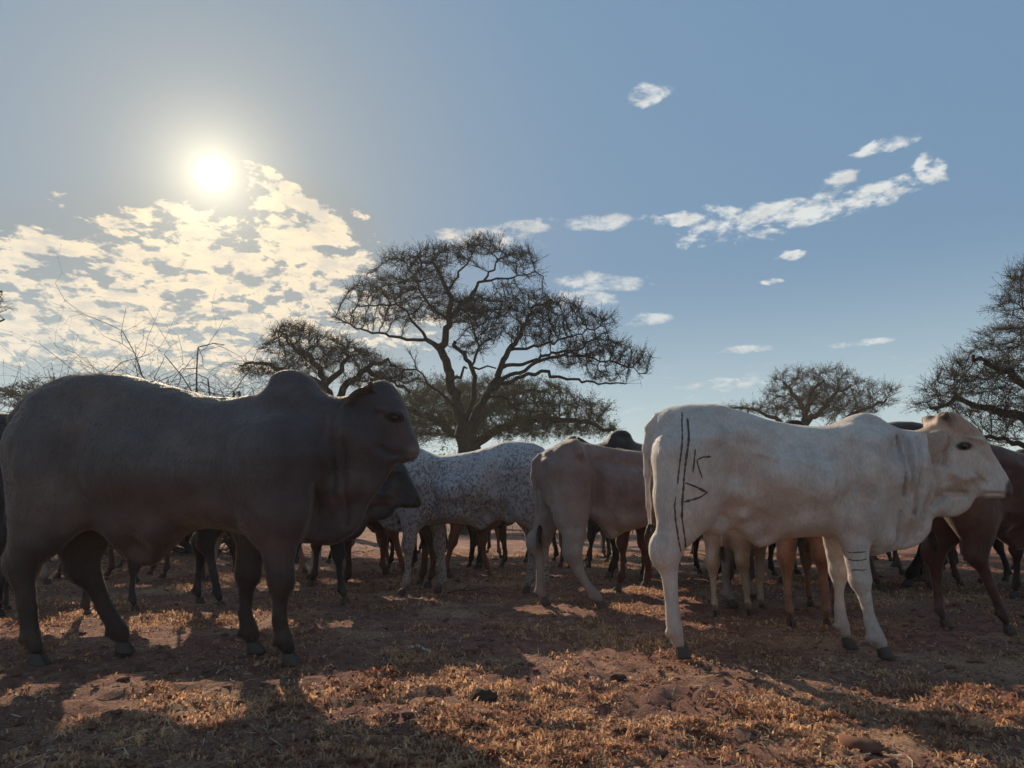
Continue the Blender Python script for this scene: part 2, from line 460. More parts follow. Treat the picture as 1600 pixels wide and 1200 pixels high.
def ear_mesh(L=0.2, w=0.065, droop=1.0, name='ear'):
    """leaf shaped hanging ear, root at origin, reaching along +y and down, hollow side forward"""
    V, Fc = [], []
    nu, nv = 12, 7
    for side in (0, 1):
        for i in range(nu):
            t = i / (nu - 1)
            wd = w * (math.sin(math.pi * min(1, t * 0.92 + 0.08)) ** 0.6) * (0.55 + 0.45 * math.sin(math.pi * t))
            a = droop * t * 1.0 + 0.25
            y = L * (math.sin(a + .3) - math.sin(0.3 + .25)) * 0.0 + L * t * math.cos(a * 0.9); z = -L * t * math.sin(a * 0.9)
            for j in range(nv):
                s_ = (j / (nv - 1) - 0.5) * 2
                cup = (1 - s_ * s_) * wd * 0.45
                V.append((s_ * wd + (0.0), y, z + cup * 0.5 + (0.006 if side else -0.006) * (1 - abs(s_) ** 3)))
    def q(s_, i, j): return s_ * nu * nv + i * nv + j
    for i in range(nu - 1):
        for j in range(nv - 1):
            Fc.append((q(1, i, j), q(1, i + 1, j), q(1, i + 1, j + 1), q(1, i, j + 1)))
            Fc.append((q(0, i, j), q(0, i, j + 1), q(0, i + 1, j + 1), q(0, i + 1, j)))
    for i in range(nu - 1):
        Fc.append((q(0, i, 0), q(0, i + 1, 0), q(1, i + 1, 0), q(1, i, 0)))
        Fc.append((q(0, i, nv - 1), q(1, i, nv - 1), q(1, i + 1, nv - 1), q(0, i + 1, nv - 1)))
    for j in range(nv - 1):
        Fc.append((q(0, nu - 1, j), q(0, nu - 1, j + 1), q(1, nu - 1, j + 1), q(1, nu - 1, j)))
    return mesh_from(name, V, Fc, M['coat'], True)

def tuft_mesh(L=0.22, r=0.03, n=70, seed=0):
    g = np.random.default_rng(seed); V, Fc = [], []
    for i in range(n):
        a = g.uniform(0, 2 * math.pi); r0 = g.uniform(0, r * 0.5); l = L * g.uniform(0.6, 1.05)
        x0, y0 = math.cos(a) * r0, math.sin(a) * r0; bend = g.uniform(-0.02, 0.02, 2)
        pts = []
        for k in range(5):
            t = k / 4
            f = 1 + 1.6 * math.sin(math.pi * min(1, t * .8))
            pts.append((x0 * f + bend[0] * t * t, y0 * f + bend[1] * t * t, 0.03 - l * t))
        w = 0.0035; dx, dy = -math.sin(a) * w, math.cos(a) * w
        b = len(V)
        for k, p in enumerate(pts):
            s_ = 1 - 0.8 * k / 4
            V += [(p[0] - dx * s_, p[1] - dy * s_, p[2]), (p[0] + dx * s_, p[1] + dy * s_, p[2])]
        for k in range(4): Fc.append((b + 2 * k, b + 2 * k + 1, b + 2 * k + 3, b + 2 * k + 2))
    return mesh_from('tail_tuft', V, Fc, M['coat'])

def horn_mesh(L=0.1, r=0.022, curve=0.5):
    V, Fc = [], []; n = 8
    for i in range(7):
        t = i / 6; a = curve * t
        c = (0.0, L * t * math.cos(a), L * t * math.sin(a) + 0); rr = r * (1 - t) ** 0.6 + 0.002
        for k in range(n):
            b = 2 * math.pi * k / n
            V.append((math.cos(b) * rr, c[1] + math.sin(b) * rr * -math.sin(a), c[2] + math.sin(b) * rr * math.cos(a)))
    for i in range(6):
        for k in range(n): Fc.append((i * n + k, i * n + (k + 1) % n, (i + 1) * n + (k + 1) % n, (i + 1) * n + k))
    Fc.append(tuple(range(6 * n, 7 * n)))
    return mesh_from('horn', V, Fc, M['horn'], True)

def add_hair(root, me, n, length, width, color, seed=1):
    """a coat of short hairs lying back along the body"""
    g = np.random.default_rng(seed); nv = len(me.vertices)
    co = np.empty(nv * 3, np.float32); me.vertices.foreach_get('co', co); co = co.reshape(-1, 3)
    nr = np.empty(nv * 3, np.float32); me.vertices.foreach_get('normal', nr); nr = nr.reshape(-1, 3)
    cl = np.empty(nv * 4, np.float32); me.color_attributes['coat'].data.foreach_get('color', cl); cl = cl.reshape(-1, 4)
    k = g.integers(0, nv, n); p = co[k] + g.normal(0, .004, (n, 3)) * (1 - np.abs(nr[k])); nn = nr[k]
    flow = np.array([-.75, 0, -.65]) + g.normal(0, .28, (n, 3)); flow = flow - nn * (flow * nn).sum(1, keepdims=True)
    flow /= np.linalg.norm(flow, axis=1, keepdims=True) + 1e-6
    d = flow + nn * g.uniform(.12, .6, (n, 1)); d /= np.linalg.norm(d, axis=1, keepdims=True)
    side = np.cross(d, nn + g.normal(0, .5, (n, 3))); side /= np.linalg.norm(side, axis=1, keepdims=True) + 1e-6
    L = length * g.uniform(.5, 1.2, (n, 1)); p = p - nn * .001
    V = np.stack([p - side * width, p + side * width, p + d * L], 1).reshape(-1, 3)
    hm = mesh_from('hair', V, np.arange(n * 3).reshape(-1, 3), M['hair'], False, uniform=3)
    set_color(hm, np.repeat(cl[k, :3] * g.uniform(.7, 1.35, (n, 1)), 3, axis=0))
    o = link('hair', hm, root); o.color = (*color, 1); o['kind'] = 'stuff'
    return o

def smoothstep(a, b, x):
    t = np.clip((x - a) / (b - a), 0, 1); return t * t * (3 - 2 * t)

def set_color(me, rgb):
    at = me.color_attributes.new('coat', 'FLOAT_COLOR', 'POINT')
    c = np.ones((len(me.vertices), 4), np.float32); c[:, :3] = rgb
    at.data.foreach_set('color', c.ravel())

def build_body(spec, h):
    """spec: outline, ctrl, relief, legs (lists of (x,y,z,r)), tail, extra(field)"""
    o = np.array(spec['outline'])
    lo = (o[:, 0].min() - 0.14, -0.44, -0.02); hi = (o[:, 0].max() + 0.12, 0.44, o[:, 1].max() + 0.1)
    f = Field(lo, hi, h)
    f.slab(spec['outline'], spec['ctrl'], spec.get('relief', ()))
    for lg in spec['legs']:
        up = lg['upper']
        f.chain(up, k=0.07, sy=lg.get('sy', 0.7))
        f.chain(lg['lower'], k=0.010, sy=0.86)
    for q in spec.get('bumps', ()): f.ellipsoid(q[0], q[1], k=q[2] if len(q) > 2 else 0.03)
    for q in spec.get('claws', ()): f.ellipsoid(q[0], q[1], k=q[2])
    f.chain(spec['tail'], k=0.02)
    for q in spec.get('caps', ()): f.capsule(*q)
    for q in spec.get('cuts', ()): f.ellipsoid(q[0], q[1], k=q[2] if len(q) > 2 else 0.012, cut=True)
    v, fc = f.mesh(2)
    # two slight waves so that hide and muscle are never perfectly even
    n = fbm(v, 7.0, 3, 5) - 0.5
    me = mesh_from('cow_body', v, fc, M['coat'], True, uniform=4)
    nr = np.empty(len(v) * 3, np.float32); me.vertices.foreach_get('normal', nr); nr = nr.reshape(-1, 3)
    n2 = fbm(v * np.array([1, 1, .45]), 22.0, 2, 15) - .5
    v = v + nr * (n * 0.02 + n2 * .007)[:, None]
    me.vertices.foreach_set('co', v.astype(np.float32).ravel()); me.update()
    return me, v

def dress(root, spec, body_me, color, ears=True, hooves=True, parent_color=None):
    """link body and the other parts of an animal under its root"""
    b = link('body', body_me, root); b.color = (*color, 1)
    if ears and spec.get('ears'):
        for (loc, rot, me_) in spec['ears']:
            e = link('ear', me_, root, loc); e.rotation_euler = rot; e.color = b.color
    for loc in spec.get('eyes', ()):
        e = link('eye', spec['eye_me'], root, loc)
    for (loc, rot, me_) in spec.get('horns', ()):
        e = link('horn', me_, root, loc); e.rotation_euler = rot
    if hooves:
        for (loc, rz, me_) in spec['hooves']:
            e = link('hoof', me_, root, loc); e.rotation_euler = (0, spec.get('hoof_pitch', 0), rz)
    if spec.get('tuft'):
        e = link('tail_tuft', spec['tuft'][1], root, spec['tuft'][0]); e.color = (color[0] * 0.35, color[1] * 0.33, color[2] * 0.33, 1)
    return b

def eye_mesh(r=0.022):
    bm = bmesh.new(); bmesh.ops.create_uvsphere(bm, u_segments=14, v_segments=10, radius=r)
    me = bpy.data.meshes.new('eye'); bm.to_mesh(me); bm.free(); me.materials.append(M['eye'])
    me.polygons.foreach_set('use_smooth', np.ones(len(me.polygons), bool)); return me
EYE = eye_mesh()

def plain_attr(me, c=(1, 1, 1)):
    set_color(me, np.tile(np.array(c, np.float32), (len(me.vertices), 1)))

class Tracer:
    """turns side-view measurements taken at distance Y into the animal's own metres"""
    def __init__(s, x0, Y): s.x0 = x0; s.Y = Y
    def __call__(s, u, v, Y=None):
        x, z = P(u, v, Y or s.Y); return (x - s.x0, z)
    def leg(s, pts, Y, yin, k=None, n_up=2):
        slim = getattr(s, 'slim', 1.0)
        """pts: (u, v, width px) from the top down; Y of the hoof; yin: lateral place of the top joint"""
        out = []
        vs = [p[1] for p in pts]
        for i, (u, v, w) in enumerate(pts):
            t = min(1, i / max(1, n_up))
            y = yin * (1 - t) + (Y - s.Y) * t
            x, z = s(u, v, s.Y + y)
            out.append((x, y, z, w / 2 / F * (s.Y + y) * (1.0 if i <= n_up else (.5 + .5 * slim if i == n_up + 1 else 0.93 * slim))))
        return {'upper': out[:n_up + 1], 'lower': out[n_up:]}

SHADOWKEEP = []
def finish_legs(spec, front=1.0):
    """cut the leg ends at the hoof and list the hooves; the lowest joint gives place"""
    hv = []
    for lg in spec['legs']:
        x, y, z, r = lg['lower'][-1]
        lift = lg.get('lift', 0.0)
        lg['lower'][-1] = (x, y, max(z, 0.05) + lift, r * .9)
        key = round(r * 1.25, 3)
        if key not in HOOF: HOOF[key] = hoof_mesh(max(r * 0.80, 0.022), 0.052)
        hv.append(((x + front * 0.01, y, lift), 0 if front > 0 else math.pi, HOOF[key]))
        fx, fy, fz, fr = lg['lower'][-2]
        for q in (-1, 1): spec.setdefault('claws', []).append(((fx - fr * .95 * front, fy + q * fr * .45, fz - .012), (.014, .012, .018), .012))
    for lg in spec['legs'][:2]:
        hx, hy, hz, hr = lg['lower'][1]
        spec['claws'].append(((hx - hr * .75, hy, hz + .012), (hr * .36, hr * .45, hr * .9), .03))
        spec['claws'].append(((hx + hr * .1, hy, hz - .01), (hr * .95, hr * .9, hr * 1.2), .02))
    for lg in spec['legs'][2:]:
        kx, ky, kz, kr = lg['lower'][1]
        spec['claws'].append(((kx + kr * .22, ky, kz), (kr * 1.02, kr * .95, kr * 1.35), .02))
    spec['hooves'] = hv

# ---- the white cow, traced; also the pattern for the other cows ----
WX, WY = P(1250, 700, 3.74)[0], 3.74
T = Tracer(WX, WY); T.slim = .86
W_OUT = [(1016,676),(1021,656),(1035,642),(1060,635),(1090,632),(1120,634),(1150,642),(1185,653),(1220,661),(1250,666),(1280,667),(1305,661),(1325,651),(1346,646),(1364,650),(1384,662),(1403,671),(1425,673),(1442,668),(1458,655),(1471,646),(1484,643),(1498,650),(1515,663),(1530,680),(1544,702),(1560,727),(1574,750),(1582,763),(1580,775),(1568,780),(1552,779),(1538,779),(1527,777),(1520,781),(1512,794),(1496,806),(1475,808),(1463,808),(1456,813),(1453,829),(1443,847),(1427,857),(1408,860),(1380,864),(1360,868),(1346,856),(1328,842),(1300,838),(1270,839),(1240,841),(1218,845),(1204,852),(1192,856),(1180,853),(1162,839),(1142,822),(1120,806),(1085,800),(1050,792),(1034,770),(1024,730)]
W_CTRL_PX = [(1030,672,.10,.10),(1050,700,.18,.18),(1085,700,.23,.22),(1080,660,.15,.10),(1060,760,.19,.16),(1150,700,.245,.22),(1210,750,.275,.27),(1265,760,.275,.27),(1320,740,.235,.21),(1345,700,.17,.12),(1346,662,.075,.06),(1300,680,.19,.12),(1385,740,.185,.16),(1392,690,.12,.10),(1410,725,.145,.14),(1440,700,.105,.10),(1445,750,.10,.10),(1430,845,.028,.045),(1405,846,.045,.06),(1445,810,.045,.06),(1410,800,.10,.1),(1368,840,.11,.1),(1485,795,.03,.045),(1470,790,.055,.06),(1475,700,.088,.09),(1485,655,.07,.05),(1500,690,.098,.07),(1500,735,.085,.07),(1520,760,.062,.05),(1525,710,.075,.05),(1545,745,.052,.04),(1567,765,.056,.035),(1578,768,.05,.03),(1250,825,.20,.13),(1185,848,.025,.03),(1165,825,.06,.05),(1150,800,.19,.14),(1200,670,.17,.11),(1120,648,.14,.09),(1340,830,.17,.12),(1220,660,.15,.1)]
def pxline(T, pts): return [T(*p) for p in pts]
W_RELIEF_PX = [('r', [(1452,700),(1446,740),(1452,775)], .016, -.016), ('r', [(1463,690),(1458,730)], .014, -.014), ('r', [(1300,700),(1302,760),(1290,790),(1300,830)], .018, -.026), ('r', [(1290,690),(1285,780)], .06, -.012),
    ('r', [(1335,690),(1325,740),(1335,790)], .07, .022), ('r', [(1092,668),(1098,690)], .045, .022), ('r', [(1130,740),(1140,700)], .07, -.03),
    ('r', [(1130,795),(1160,800)], .05, -.03), ('r', [(1060,700),(1070,760)], .06, .02), ('r', [(1400,680),(1392,760)], .05, -.012),
    ('r', [(1387,685),(1396,775)], .011, -.018), ('r', [(1401,684),(1407,770)], .011, -.016), ('r', [(1374,695),(1382,750)], .011, -.010),
    ('r', [(1420,688),(1416,800)], .012, -.016), ('r', [(1440,760),(1432,830)], .01, -.012), ('r', [(1415,800),(1411,850)], .012, -.014), ('r', [(1392,800),(1391,856)], .011, -.012),
    ('r', [(1450,790),(1470,770),(1500,772)], .014, -.018), ('r', [(1505,740),(1530,757)], .012, -.008), ('r', [(1528,772),(1550,771),(1568,774)], .005, -.012),
    ('r', [(1470,740),(1490,750),(1505,745)], .028, .012), ('r', [(1490,686),(1522,692)], .012, .012), ('r', [(1510,705),(1535,725)], .012, -.006),
    ('r', [(1160,715),(1250,730)], .012, .004), ('r', [(1215,700),(1222,800)], .012, .005), ('r', [(1240,700),(1247,805)], .012, .005), ('r', [(1190,705),(1197,800)], .012, .005), ('r', [(1265,700),(1270,800)], .012, .005)]

def cow_spec(pose='hero', T=T):
    s = {}
    s['outline'] = [T(u, v) for u, v in W_OUT]
    s['ctrl'] = [(*T(u, v), w, r) for u, v, w, r in W_CTRL_PX]
    s['relief'] = [(k, pxline(T, p), w, a) for k, p, w, a in W_RELIEF_PX]
    Yn, Yf = 3.62, 3.86
    nh = T.leg([(1080,720,120),(1070,790,88),(1058,825,58),(1040,862,46),(1046,900,29),(1050,950,24),(1055,985,28),(1060,1004,26)], Yn, -0.10, n_up=2)
    fh = T.leg([(1080,720,120),(1070,790,80),(1056,825,50),(1040,858,38),(1044,898,24),(1048,940,20),(1052,972,23),(1058,986,22)], Yf, 0.10, n_up=2)
    nf = T.leg([(1335,730,92),(1333,800,60),(1337,850,40),(1342,905,30),(1352,930,24),(1360,968,22),(1368,994,27),(1375,1004,26)], Yn, -0.12, n_up=2)
    ff = T.leg([(1330,730,90),(1312,800,56),(1307,850,36),(1310,890,30),(1311,915,22),(1311,950,21),(1315,975,25),(1320,988,25)], Yf, 0.12, n_up=2)
    if pose == 'stand':
        nh = T.leg([(1080,720,120),(1082,790,88),(1078,825,58),(1066,862,46),(1072,900,29),(1074,950,24),(1080,985,28),(1084,1004,26)], Yn, -0.10, n_up=2)
        fh = T.leg([(1080,720,120),(1060,790,86),(1046,825,56),(1026,860,44),(1026,900,28),(1024,940,23),(1028,975,27),(1034,990,25)], Yf, 0.10, n_up=2)
        nf = T.leg([(1335,730,92),(1326,800,60),(1320,850,40),(1318,900,32),(1316,930,24),(1314,968,22),(1318,994,27),(1324,1004,26)], Yn, -0.12, n_up=2)
        ff = T.leg([(1330,730,90),(1340,800,56),(1346,850,38),(1352,890,31),(1356,915,22),(1360,950,21),(1366,975,25),(1372,988,25)], Yf, 0.12, n_up=2)
    if pose == 'walk':
        nh = T.leg([(1080,720,120),(1092,790,88),(1096,825,58),(1090,862,46),(1106,900,29),(1122,945,24),(1134,985,28),(1142,1002,26)], Yn, -0.10, n_up=2)
        fh = T.leg([(1080,720,120),(1064,790,86),(1052,825,56),(1030,860,44),(1034,900,28),(1034,940,23),(1034,975,27),(1040,990,25)], Yf, 0.10, n_up=2)
        nf = T.leg([(1335,730,92),(1322,800,60),(1312,850,40),(1304,900,32),(1298,930,24),(1292,968,22),(1292,994,27),(1298,1004,26)], Yn, -0.12, n_up=2)
        ff = T.leg([(1330,730,90),(1346,800,56),(1356,850,38),(1366,890,31),(1372,915,22),(1380,950,21),(1388,975,25),(1394,988,25)], Yf, 0.12, n_up=2)
    s['legs'] = [nh, fh, nf, ff]
    finish_legs(s)
    tl = [(1026,652,15),(1014,668,14),(1010,700,12),(1011,740,10),(1014,790,9),(1017,835,8)]
    s['tail'] = [(*(lambda q: (q[0], -0.0, q[1]))(T(u, v)), w / 2 / F * WY) for u, v, w in tl]
    tx, tz = T(1017, 828); s['tuft'] = ((tx, 0, tz), tuft_mesh(0.16, 0.03, 70, 3))
    ex, ez = T(1506, 697, WY - .09)
    s['eyes'] = [(ex, -0.086, ez), (ex, 0.086, ez)]; s['eye_me'] = EYE
    bx, bz = T(1506, 696, WY - .09)
    s['bumps'] = [((bx, -0.082, bz + .012), (.05, .022, .022), .02), ((bx, .082, bz + .012), (.05, .022, .022), .02)]
    nx_, nz_ = T(1577, 766)
    s['cuts'] = [((nx_, -.05, nz_), (.014, .02, .010)), ((nx_, .05, nz_), (.014, .02, .010))]
    hx, hz = T(1474, 656, WY - .06)
    s['bumps'] += [((hx, -.06, hz), (.04, .035, .045), .02), ((hx, .06, hz), (.04, .035, .045), .02)]
    ux, uz = T(1110, 822)
    s['bumps'] += [((ux, 0, uz), (.09, .07, .055), .05)]
    return s

def cow_attr(me, v, T, base=(1, 1, 1), tone=(1, 1, 1)):
    """hide markings of a light zebu: smoky neck and quarters, dark muzzle, eye rims, knees"""
    n = fbm(v, 4, 4, 11); c = np.ones((len(v), 3)) * np.array(base)
    def at(u, vv, r, soft=.5):
        x, z = T(u, vv); d = np.hypot(v[:, 0] - x, v[:, 2] - z); return 1 - smoothstep(r * (1 - soft), r * (1 + soft), d)
    def tint(m, col_):
        c[:] = c * (1 - m[:, None]) + np.array(col_) * np.array(tone)[None, :] * m[:, None]
    def face():
        tint(at(1580, 767, .062, .22), (.045, .04, .045))
        e = T(1506, 697, WY - .09); d = np.hypot((v[:, 0] - e[0]) / 1.9, v[:, 2] - e[1]); tint((1 - smoothstep(.016, .027, d)) * (np.abs(v[:, 1]) > .05), (.035, .03, .03))
        m = T(1520, 774); d = np.hypot(v[:, 0] - m[0], v[:, 2] - m[1])
    face()
    cow_attr.face = face
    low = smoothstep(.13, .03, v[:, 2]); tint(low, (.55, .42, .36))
    return c, at, tint, n

# white cow
def make_white():
    s = cow_spec('hero'); me, v = build_body(s, 0.0105)
    c, at, tint, n = cow_attr(me, v, T, (0.60, 0.52, 0.455))
    tint(at(1490, 660, .125, .45) * .9, (.40, .225, .14)); tint(at(1440, 668, .07, .6) * .8, (.48, .29, .17)); tint(at(1535, 700, .05, .5) * .6, (.42, .29, .23))
    tint(at(1468, 654, .045, .5) * .9, (.13, .065, .045))
    tint(at(1500, 745, .11, .7) * .55, (.50, .40, .34)); tint(at(1405, 805, .13, .6) * .45, (.50, .39, .33))
    tint(at(1060, 660, .22, .5) * n * .8, (.44, .43, .43)); tint(at(1380, 700, .17, .6) * n * .9, (.38, .38, .40))
    tint(at(1330, 800, .05) * (v[:, 1] < 0) * .5, (.42, .41, .42)); tint(at(1175, 835, .13) * .5, (.52, .38, .32))
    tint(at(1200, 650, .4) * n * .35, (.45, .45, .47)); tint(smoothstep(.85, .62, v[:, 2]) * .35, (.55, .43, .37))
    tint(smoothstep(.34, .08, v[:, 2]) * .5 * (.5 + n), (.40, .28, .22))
    n9 = fbm(v, 11, 4, 91); tint(smoothstep(.52, .66, n9) * .35, (.48, .43, .40)); tint(smoothstep(.62, .72, vnoise(v, 31, 3)) * .3 * at(1330, 690, .5), (.36, .36, .37))
    cow_attr.face()
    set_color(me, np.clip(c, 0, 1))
    root = empty('cow', (WX, WY, 0))
    tag(root, 'white zebu cow with brand lines on its thigh, standing in profile at the front', 'cow')
    em = ear_mesh(0.235, 0.072, 1.2); plain_attr(em, (.40, .27, .20)); em2 = ear_mesh(0.25, 0.06, .55); plain_attr(em2, (.52, .38, .31))
    ex, ez = T(1474, 674, WY - .08)
    s['ears'] = [((ex, -.075, ez), (0.1, -.35, math.pi - .85), em), ((T(1512, 678, WY + .08)[0], .085, T(1512, 674, WY + .08)[1]), (0.0, .3, -1.25), em2)]
    hm = horn_mesh(.05, .027); hx, hz = T(1472, 653, WY - .06)
    s['horns'] = [((hx, -.07, hz), (0, 0, math.pi), hm), ((hx, .07, hz), (0, 0, 0), hm)]
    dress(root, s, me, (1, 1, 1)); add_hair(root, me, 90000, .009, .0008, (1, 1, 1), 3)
    # brands burned on the near side: strokes laid on the hide
    bvh = BVHTree.FromPolygons([tuple(p) for p in v.tolist()], [tuple(p.vertices) for p in me.polygons])
    def stroke(pts, wd, name, mat, zo=(960, 600), sc=2.61):
        eye = Vector((-WX, -WY, CAM_H)); pw = []
        for a, b in pts:
            q = T(zo[0] + a / sc, zo[1] + b / sc, WY)
            hit = bvh.ray_cast(eye, (Vector((q[0], 0, q[1])) - eye).normalized())[0] or Vector((q[0], 0, q[1]))
            pw.append((hit.x, hit.z))
        dense = []
        for p, q in zip(pw[:-1], pw[1:]):
            k = max(2, int(math.hypot(q[0] - p[0], q[1] - p[1]) / .012))
            for i in range(k): dense.append((p[0] + (q[0] - p[0]) * i / k, p[1] + (q[1] - p[1]) * i / k))
        dense.append(pw[-1]); V, Fc = [], []
        m_ = len(dense)
        for i, (x, z) in enumerate(dense):
            a = dense[max(0, i - 1)]; b = dense[min(m_ - 1, i + 1)]
            dx, dz = b[0] - a[0], b[1] - a[1]; l = math.hypot(dx, dz) + 1e-9; nx, nz = -dz / l, dx / l
            w_ = wd * (0.55 + 0.85 * random.random()) * (0.5 if i in (0, m_ - 1) else 1)
            row = []
            for k in (-1, 0, 1):
                hit = bvh.ray_cast(Vector((x + nx * w_ * k, -1.0, z + nz * w_ * k)), Vector((0, 1, 0)))
                y = hit[0].y if hit[0] else 0
                row.append((x + nx * w_ * k, y - (0.0035 if k == 0 else 0.0008), z + nz * w_ * k))
            V += row
        for i in range(m_ - 1):
            for k in (0, 1): Fc.append((3 * i + k, 3 * i + k + 1, 3 * i + 4 + k, 3 * i + 3 + k))
        return link(name, mesh_from(name, V, Fc, mat, True), root)
    stroke([(275,112),(276,230),(264,340),(258,410)], .004, 'brand_line', M['brand'])
    stroke([(250,460),(245,500),(250,560),(262,640),(272,688)], .004, 'brand_line', M['brand'])
    stroke([(298,140),(303,200),(293,300),(284,380),(277,480),(275,540),(283,600),(290,670)], .005, 'brand_line', M['brand'])
    stroke([(330,265),(326,310),(320,362)], .0035, 'brand_line', M['brand'])
    stroke([(395,296),(362,298),(337,308)], .0055, 'brand_mark', M['brand'])
    stroke([(337,308),(340,330),(358,382)], .0055, 'brand_mark', M['brand'])
    stroke([(288,403),(330,418),(378,443),(350,462),(283,482)], .0055, 'brand_mark', M['brand'])
    for pts in ([(320,683),(335,688),(370,686),(401,684)], [(325,713),(345,720),(375,719),(402,714)], [(338,760),(355,757),(380,760),(402,756)]):
        stroke(pts, .003, 'leg_crease', M['band'], (1200, 600), 2.61)
make_white()

# ---- the dark bull ----
BX, BY = P(300, 700, 3.6)[0], 3.6
TB = Tracer(BX, BY); TB.slim = .80
B_OUT = [(28,662),(36,640),(52,620),(72,607),(95,597),(135,585),(180,583),(225,593),(270,603),(315,617),(351,623),(385,620),(410,615),(421,604),(427,590),(438,581),(454,578),(473,581),(490,592),(503,610),(520,619),(540,619),(556,612),(572,602),(595,596),(612,602),(626,620),(636,642),(642,664),(652,688),(655,706),(648,718),(634,722),(618,728),(606,748),(592,768),(576,788),(566,815),(548,838),(520,852),(490,850),(460,850),(430,846),(400,842),(370,832),(330,826),(290,836),(262,862),(244,880),(222,884),(196,868),(168,836),(120,820),(70,800),(40,760),(28,710)]
B_CTRL = [(40,660,.12,.12),(70,680,.22,.2),(110,640,.2,.15),(120,720,.29,.27),(180,720,.32,.3),(250,730,.345,.33),(320,740,.345,.33),(380,740,.32,.28),(430,720,.29,.25),(452,640,.14,.12),(452,592,.085,.06),(480,640,.17,.15),(500,700,.25,.2),(540,680,.2,.17),(550,640,.14,.12),(540,760,.14,.14),(520,820,.06,.08),(560,800,.04,.06),(595,750,.045,.06),(590,640,.115,.09),(600,610,.10,.06),(615,660,.105,.08),(625,690,.075,.06),(645,705,.07,.045),(225,865,.045,.06),(180,830,.18,.14),(270,830,.2,.15),(350,800,.28,.2),(420,820,.22,.15),(180,610,.19,.13),(300,630,.21,.14)]
def make_bull_spec():
    s = {}
    s['outline'] = [TB(u, v) for u, v in B_OUT]; s['ctrl'] = [(*TB(u, v), w, r) for u, v, w, r in B_CTRL]
    rl = [([(385,700),(380,760),(395,820)], .03, -.013), ([(430,680),(420,740),(430,800)], .09, .03), ([(95,640),(100,665)], .06, .02), ([(150,760),(165,700)], .09, -.035),
          ([(470,680),(500,780)], .05, -.02), ([(520,660),(512,760)], .012, -.012), ([(535,660),(530,780)], .012, -.012), ([(550,700),(545,820)], .012, -.014), ([(505,700),(500,800)], .014, -.012),
          ([(80,700),(95,780)], .08, .03), ([(595,700),(612,712),(630,712)], .015, -.012), ([(600,645),(625,650)], .014, .012), ([(635,712),(650,712)], .006, -.01)]
    s['relief'] = [('r', pxline(TB, p), w, a) for p, w, a in rl]
    Yn, Yf = 3.45, 3.74
    nh = TB.leg([(85,700,150),(78,790,112),(58,840,78),(34,880,52),(40,925,36),(44,965,32),(50,995,38),(56,1012,36)], Yn, -.13)
    fh = TB.leg([(95,700,150),(118,790,112),(130,840,80),(128,880,54),(152,925,38),(170,960,32),(184,985,36),(190,994,34)], Yf, .13)
    nf = TB.leg([(430,720,140),(432,800,92),(436,860,50),(437,905,44),(437,930,32),(437,970,30),(444,1000,38),(450,1012,36)], Yn, -.17)
    ff = TB.leg([(420,720,140),(402,800,84),(394,850,46),(386,895,40),(384,925,29),(384,960,28),(389,985,35),(394,996,34)], Yf, .17)
    s['legs'] = [nh, fh, nf, ff]; finish_legs(s)
    tl = [(44,632,24),(26,655,22),(20,700,17),(21,760,14),(25,820,12),(28,860,10)]
    s['tail'] = [((lambda q: (q[0], 0.0, q[1]))(TB(u, v))) + (w / 2 / F * BY,) for u, v, w in tl]
    tx, tz = TB(28, 855); s['tuft'] = ((tx, 0, tz), tuft_mesh(0.26, 0.045, 110, 5))
    ex, ez = TB(617, 653, BY - .09); s['eyes'] = [(ex, -.093, ez), (ex, .093, ez)]; s['eye_me'] = EYE
    s['bumps'] = [((ex, -.088, ez + .014), (.05, .022, .024), .02), ((ex, .088, ez + .014), (.05, .022, .024), .02)]
    nx_, nz_ = TB(652, 700); s['cuts'] = [((nx_, -.055, nz_), (.014, .022, .012)), ((nx_, .055, nz_), (.014, .022, .012))]
    return s
BULL = make_bull_spec()
BULL_ME, bv = build_body(BULL, 0.0125)
def bull_attr(me, v, tan=True):
    c = np.ones((len(v), 3)); n = fbm(v, 3.5, 4, 21)
    mz = TB(650, 708); d = np.hypot(v[:, 0] - mz[0], v[:, 2] - mz[1])
    c = c * (1 + 1.2 * ((1 - smoothstep(.02, .06, d)))[:, None])
    e = TB(617, 653, BY - .09); de = np.hypot((v[:, 0] - e[0]) / 1.9, v[:, 2] - e[1]); c = c * (1 - .8 * (1 - smoothstep(.018, .032, de))[:, None])
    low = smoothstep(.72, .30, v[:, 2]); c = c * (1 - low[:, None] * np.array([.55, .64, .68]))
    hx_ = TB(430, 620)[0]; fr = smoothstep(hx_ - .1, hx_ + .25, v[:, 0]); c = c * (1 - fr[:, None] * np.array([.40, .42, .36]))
    r = smoothstep(.95, .7, v[:, 2]) * n; c *= (1 + r[:, None] * np.array([.35, .08, -.05]))
    c *= (0.8 + .4 * n)[:, None]
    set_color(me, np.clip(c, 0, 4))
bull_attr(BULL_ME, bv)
def bull_parts(s):
    em = ear_mesh(0.23, 0.06, .7); plain_attr(em, (.6, .5, .5))
    ex, ez = TB(588, 617, BY - .09)
    s['ears'] = [((ex, -.085, ez), (0.35, 0.6, math.pi - 1.1), em), ((ex, .085, ez), (-.35, 0.3, 1.0), em)]
    hm = horn_mesh(.05, .022); hx, hz = TB(585, 608)
    s['horns'] = [((hx, -.075, hz), (0, 0, math.pi), hm), ((hx, .075, hz), (0, 0, 0), hm)]
bull_parts(BULL)
root = empty('bull', (BX, BY, 0))
tag(root, 'big dark grey humped bull standing in profile, nearest on the sunny side', 'bull')
dress(root, BULL, BULL_ME, (0.115, 0.102, 0.100)); add_hair(root, BULL_ME, 90000, .014, .0011, (0.115, 0.102, 0.100), 2)

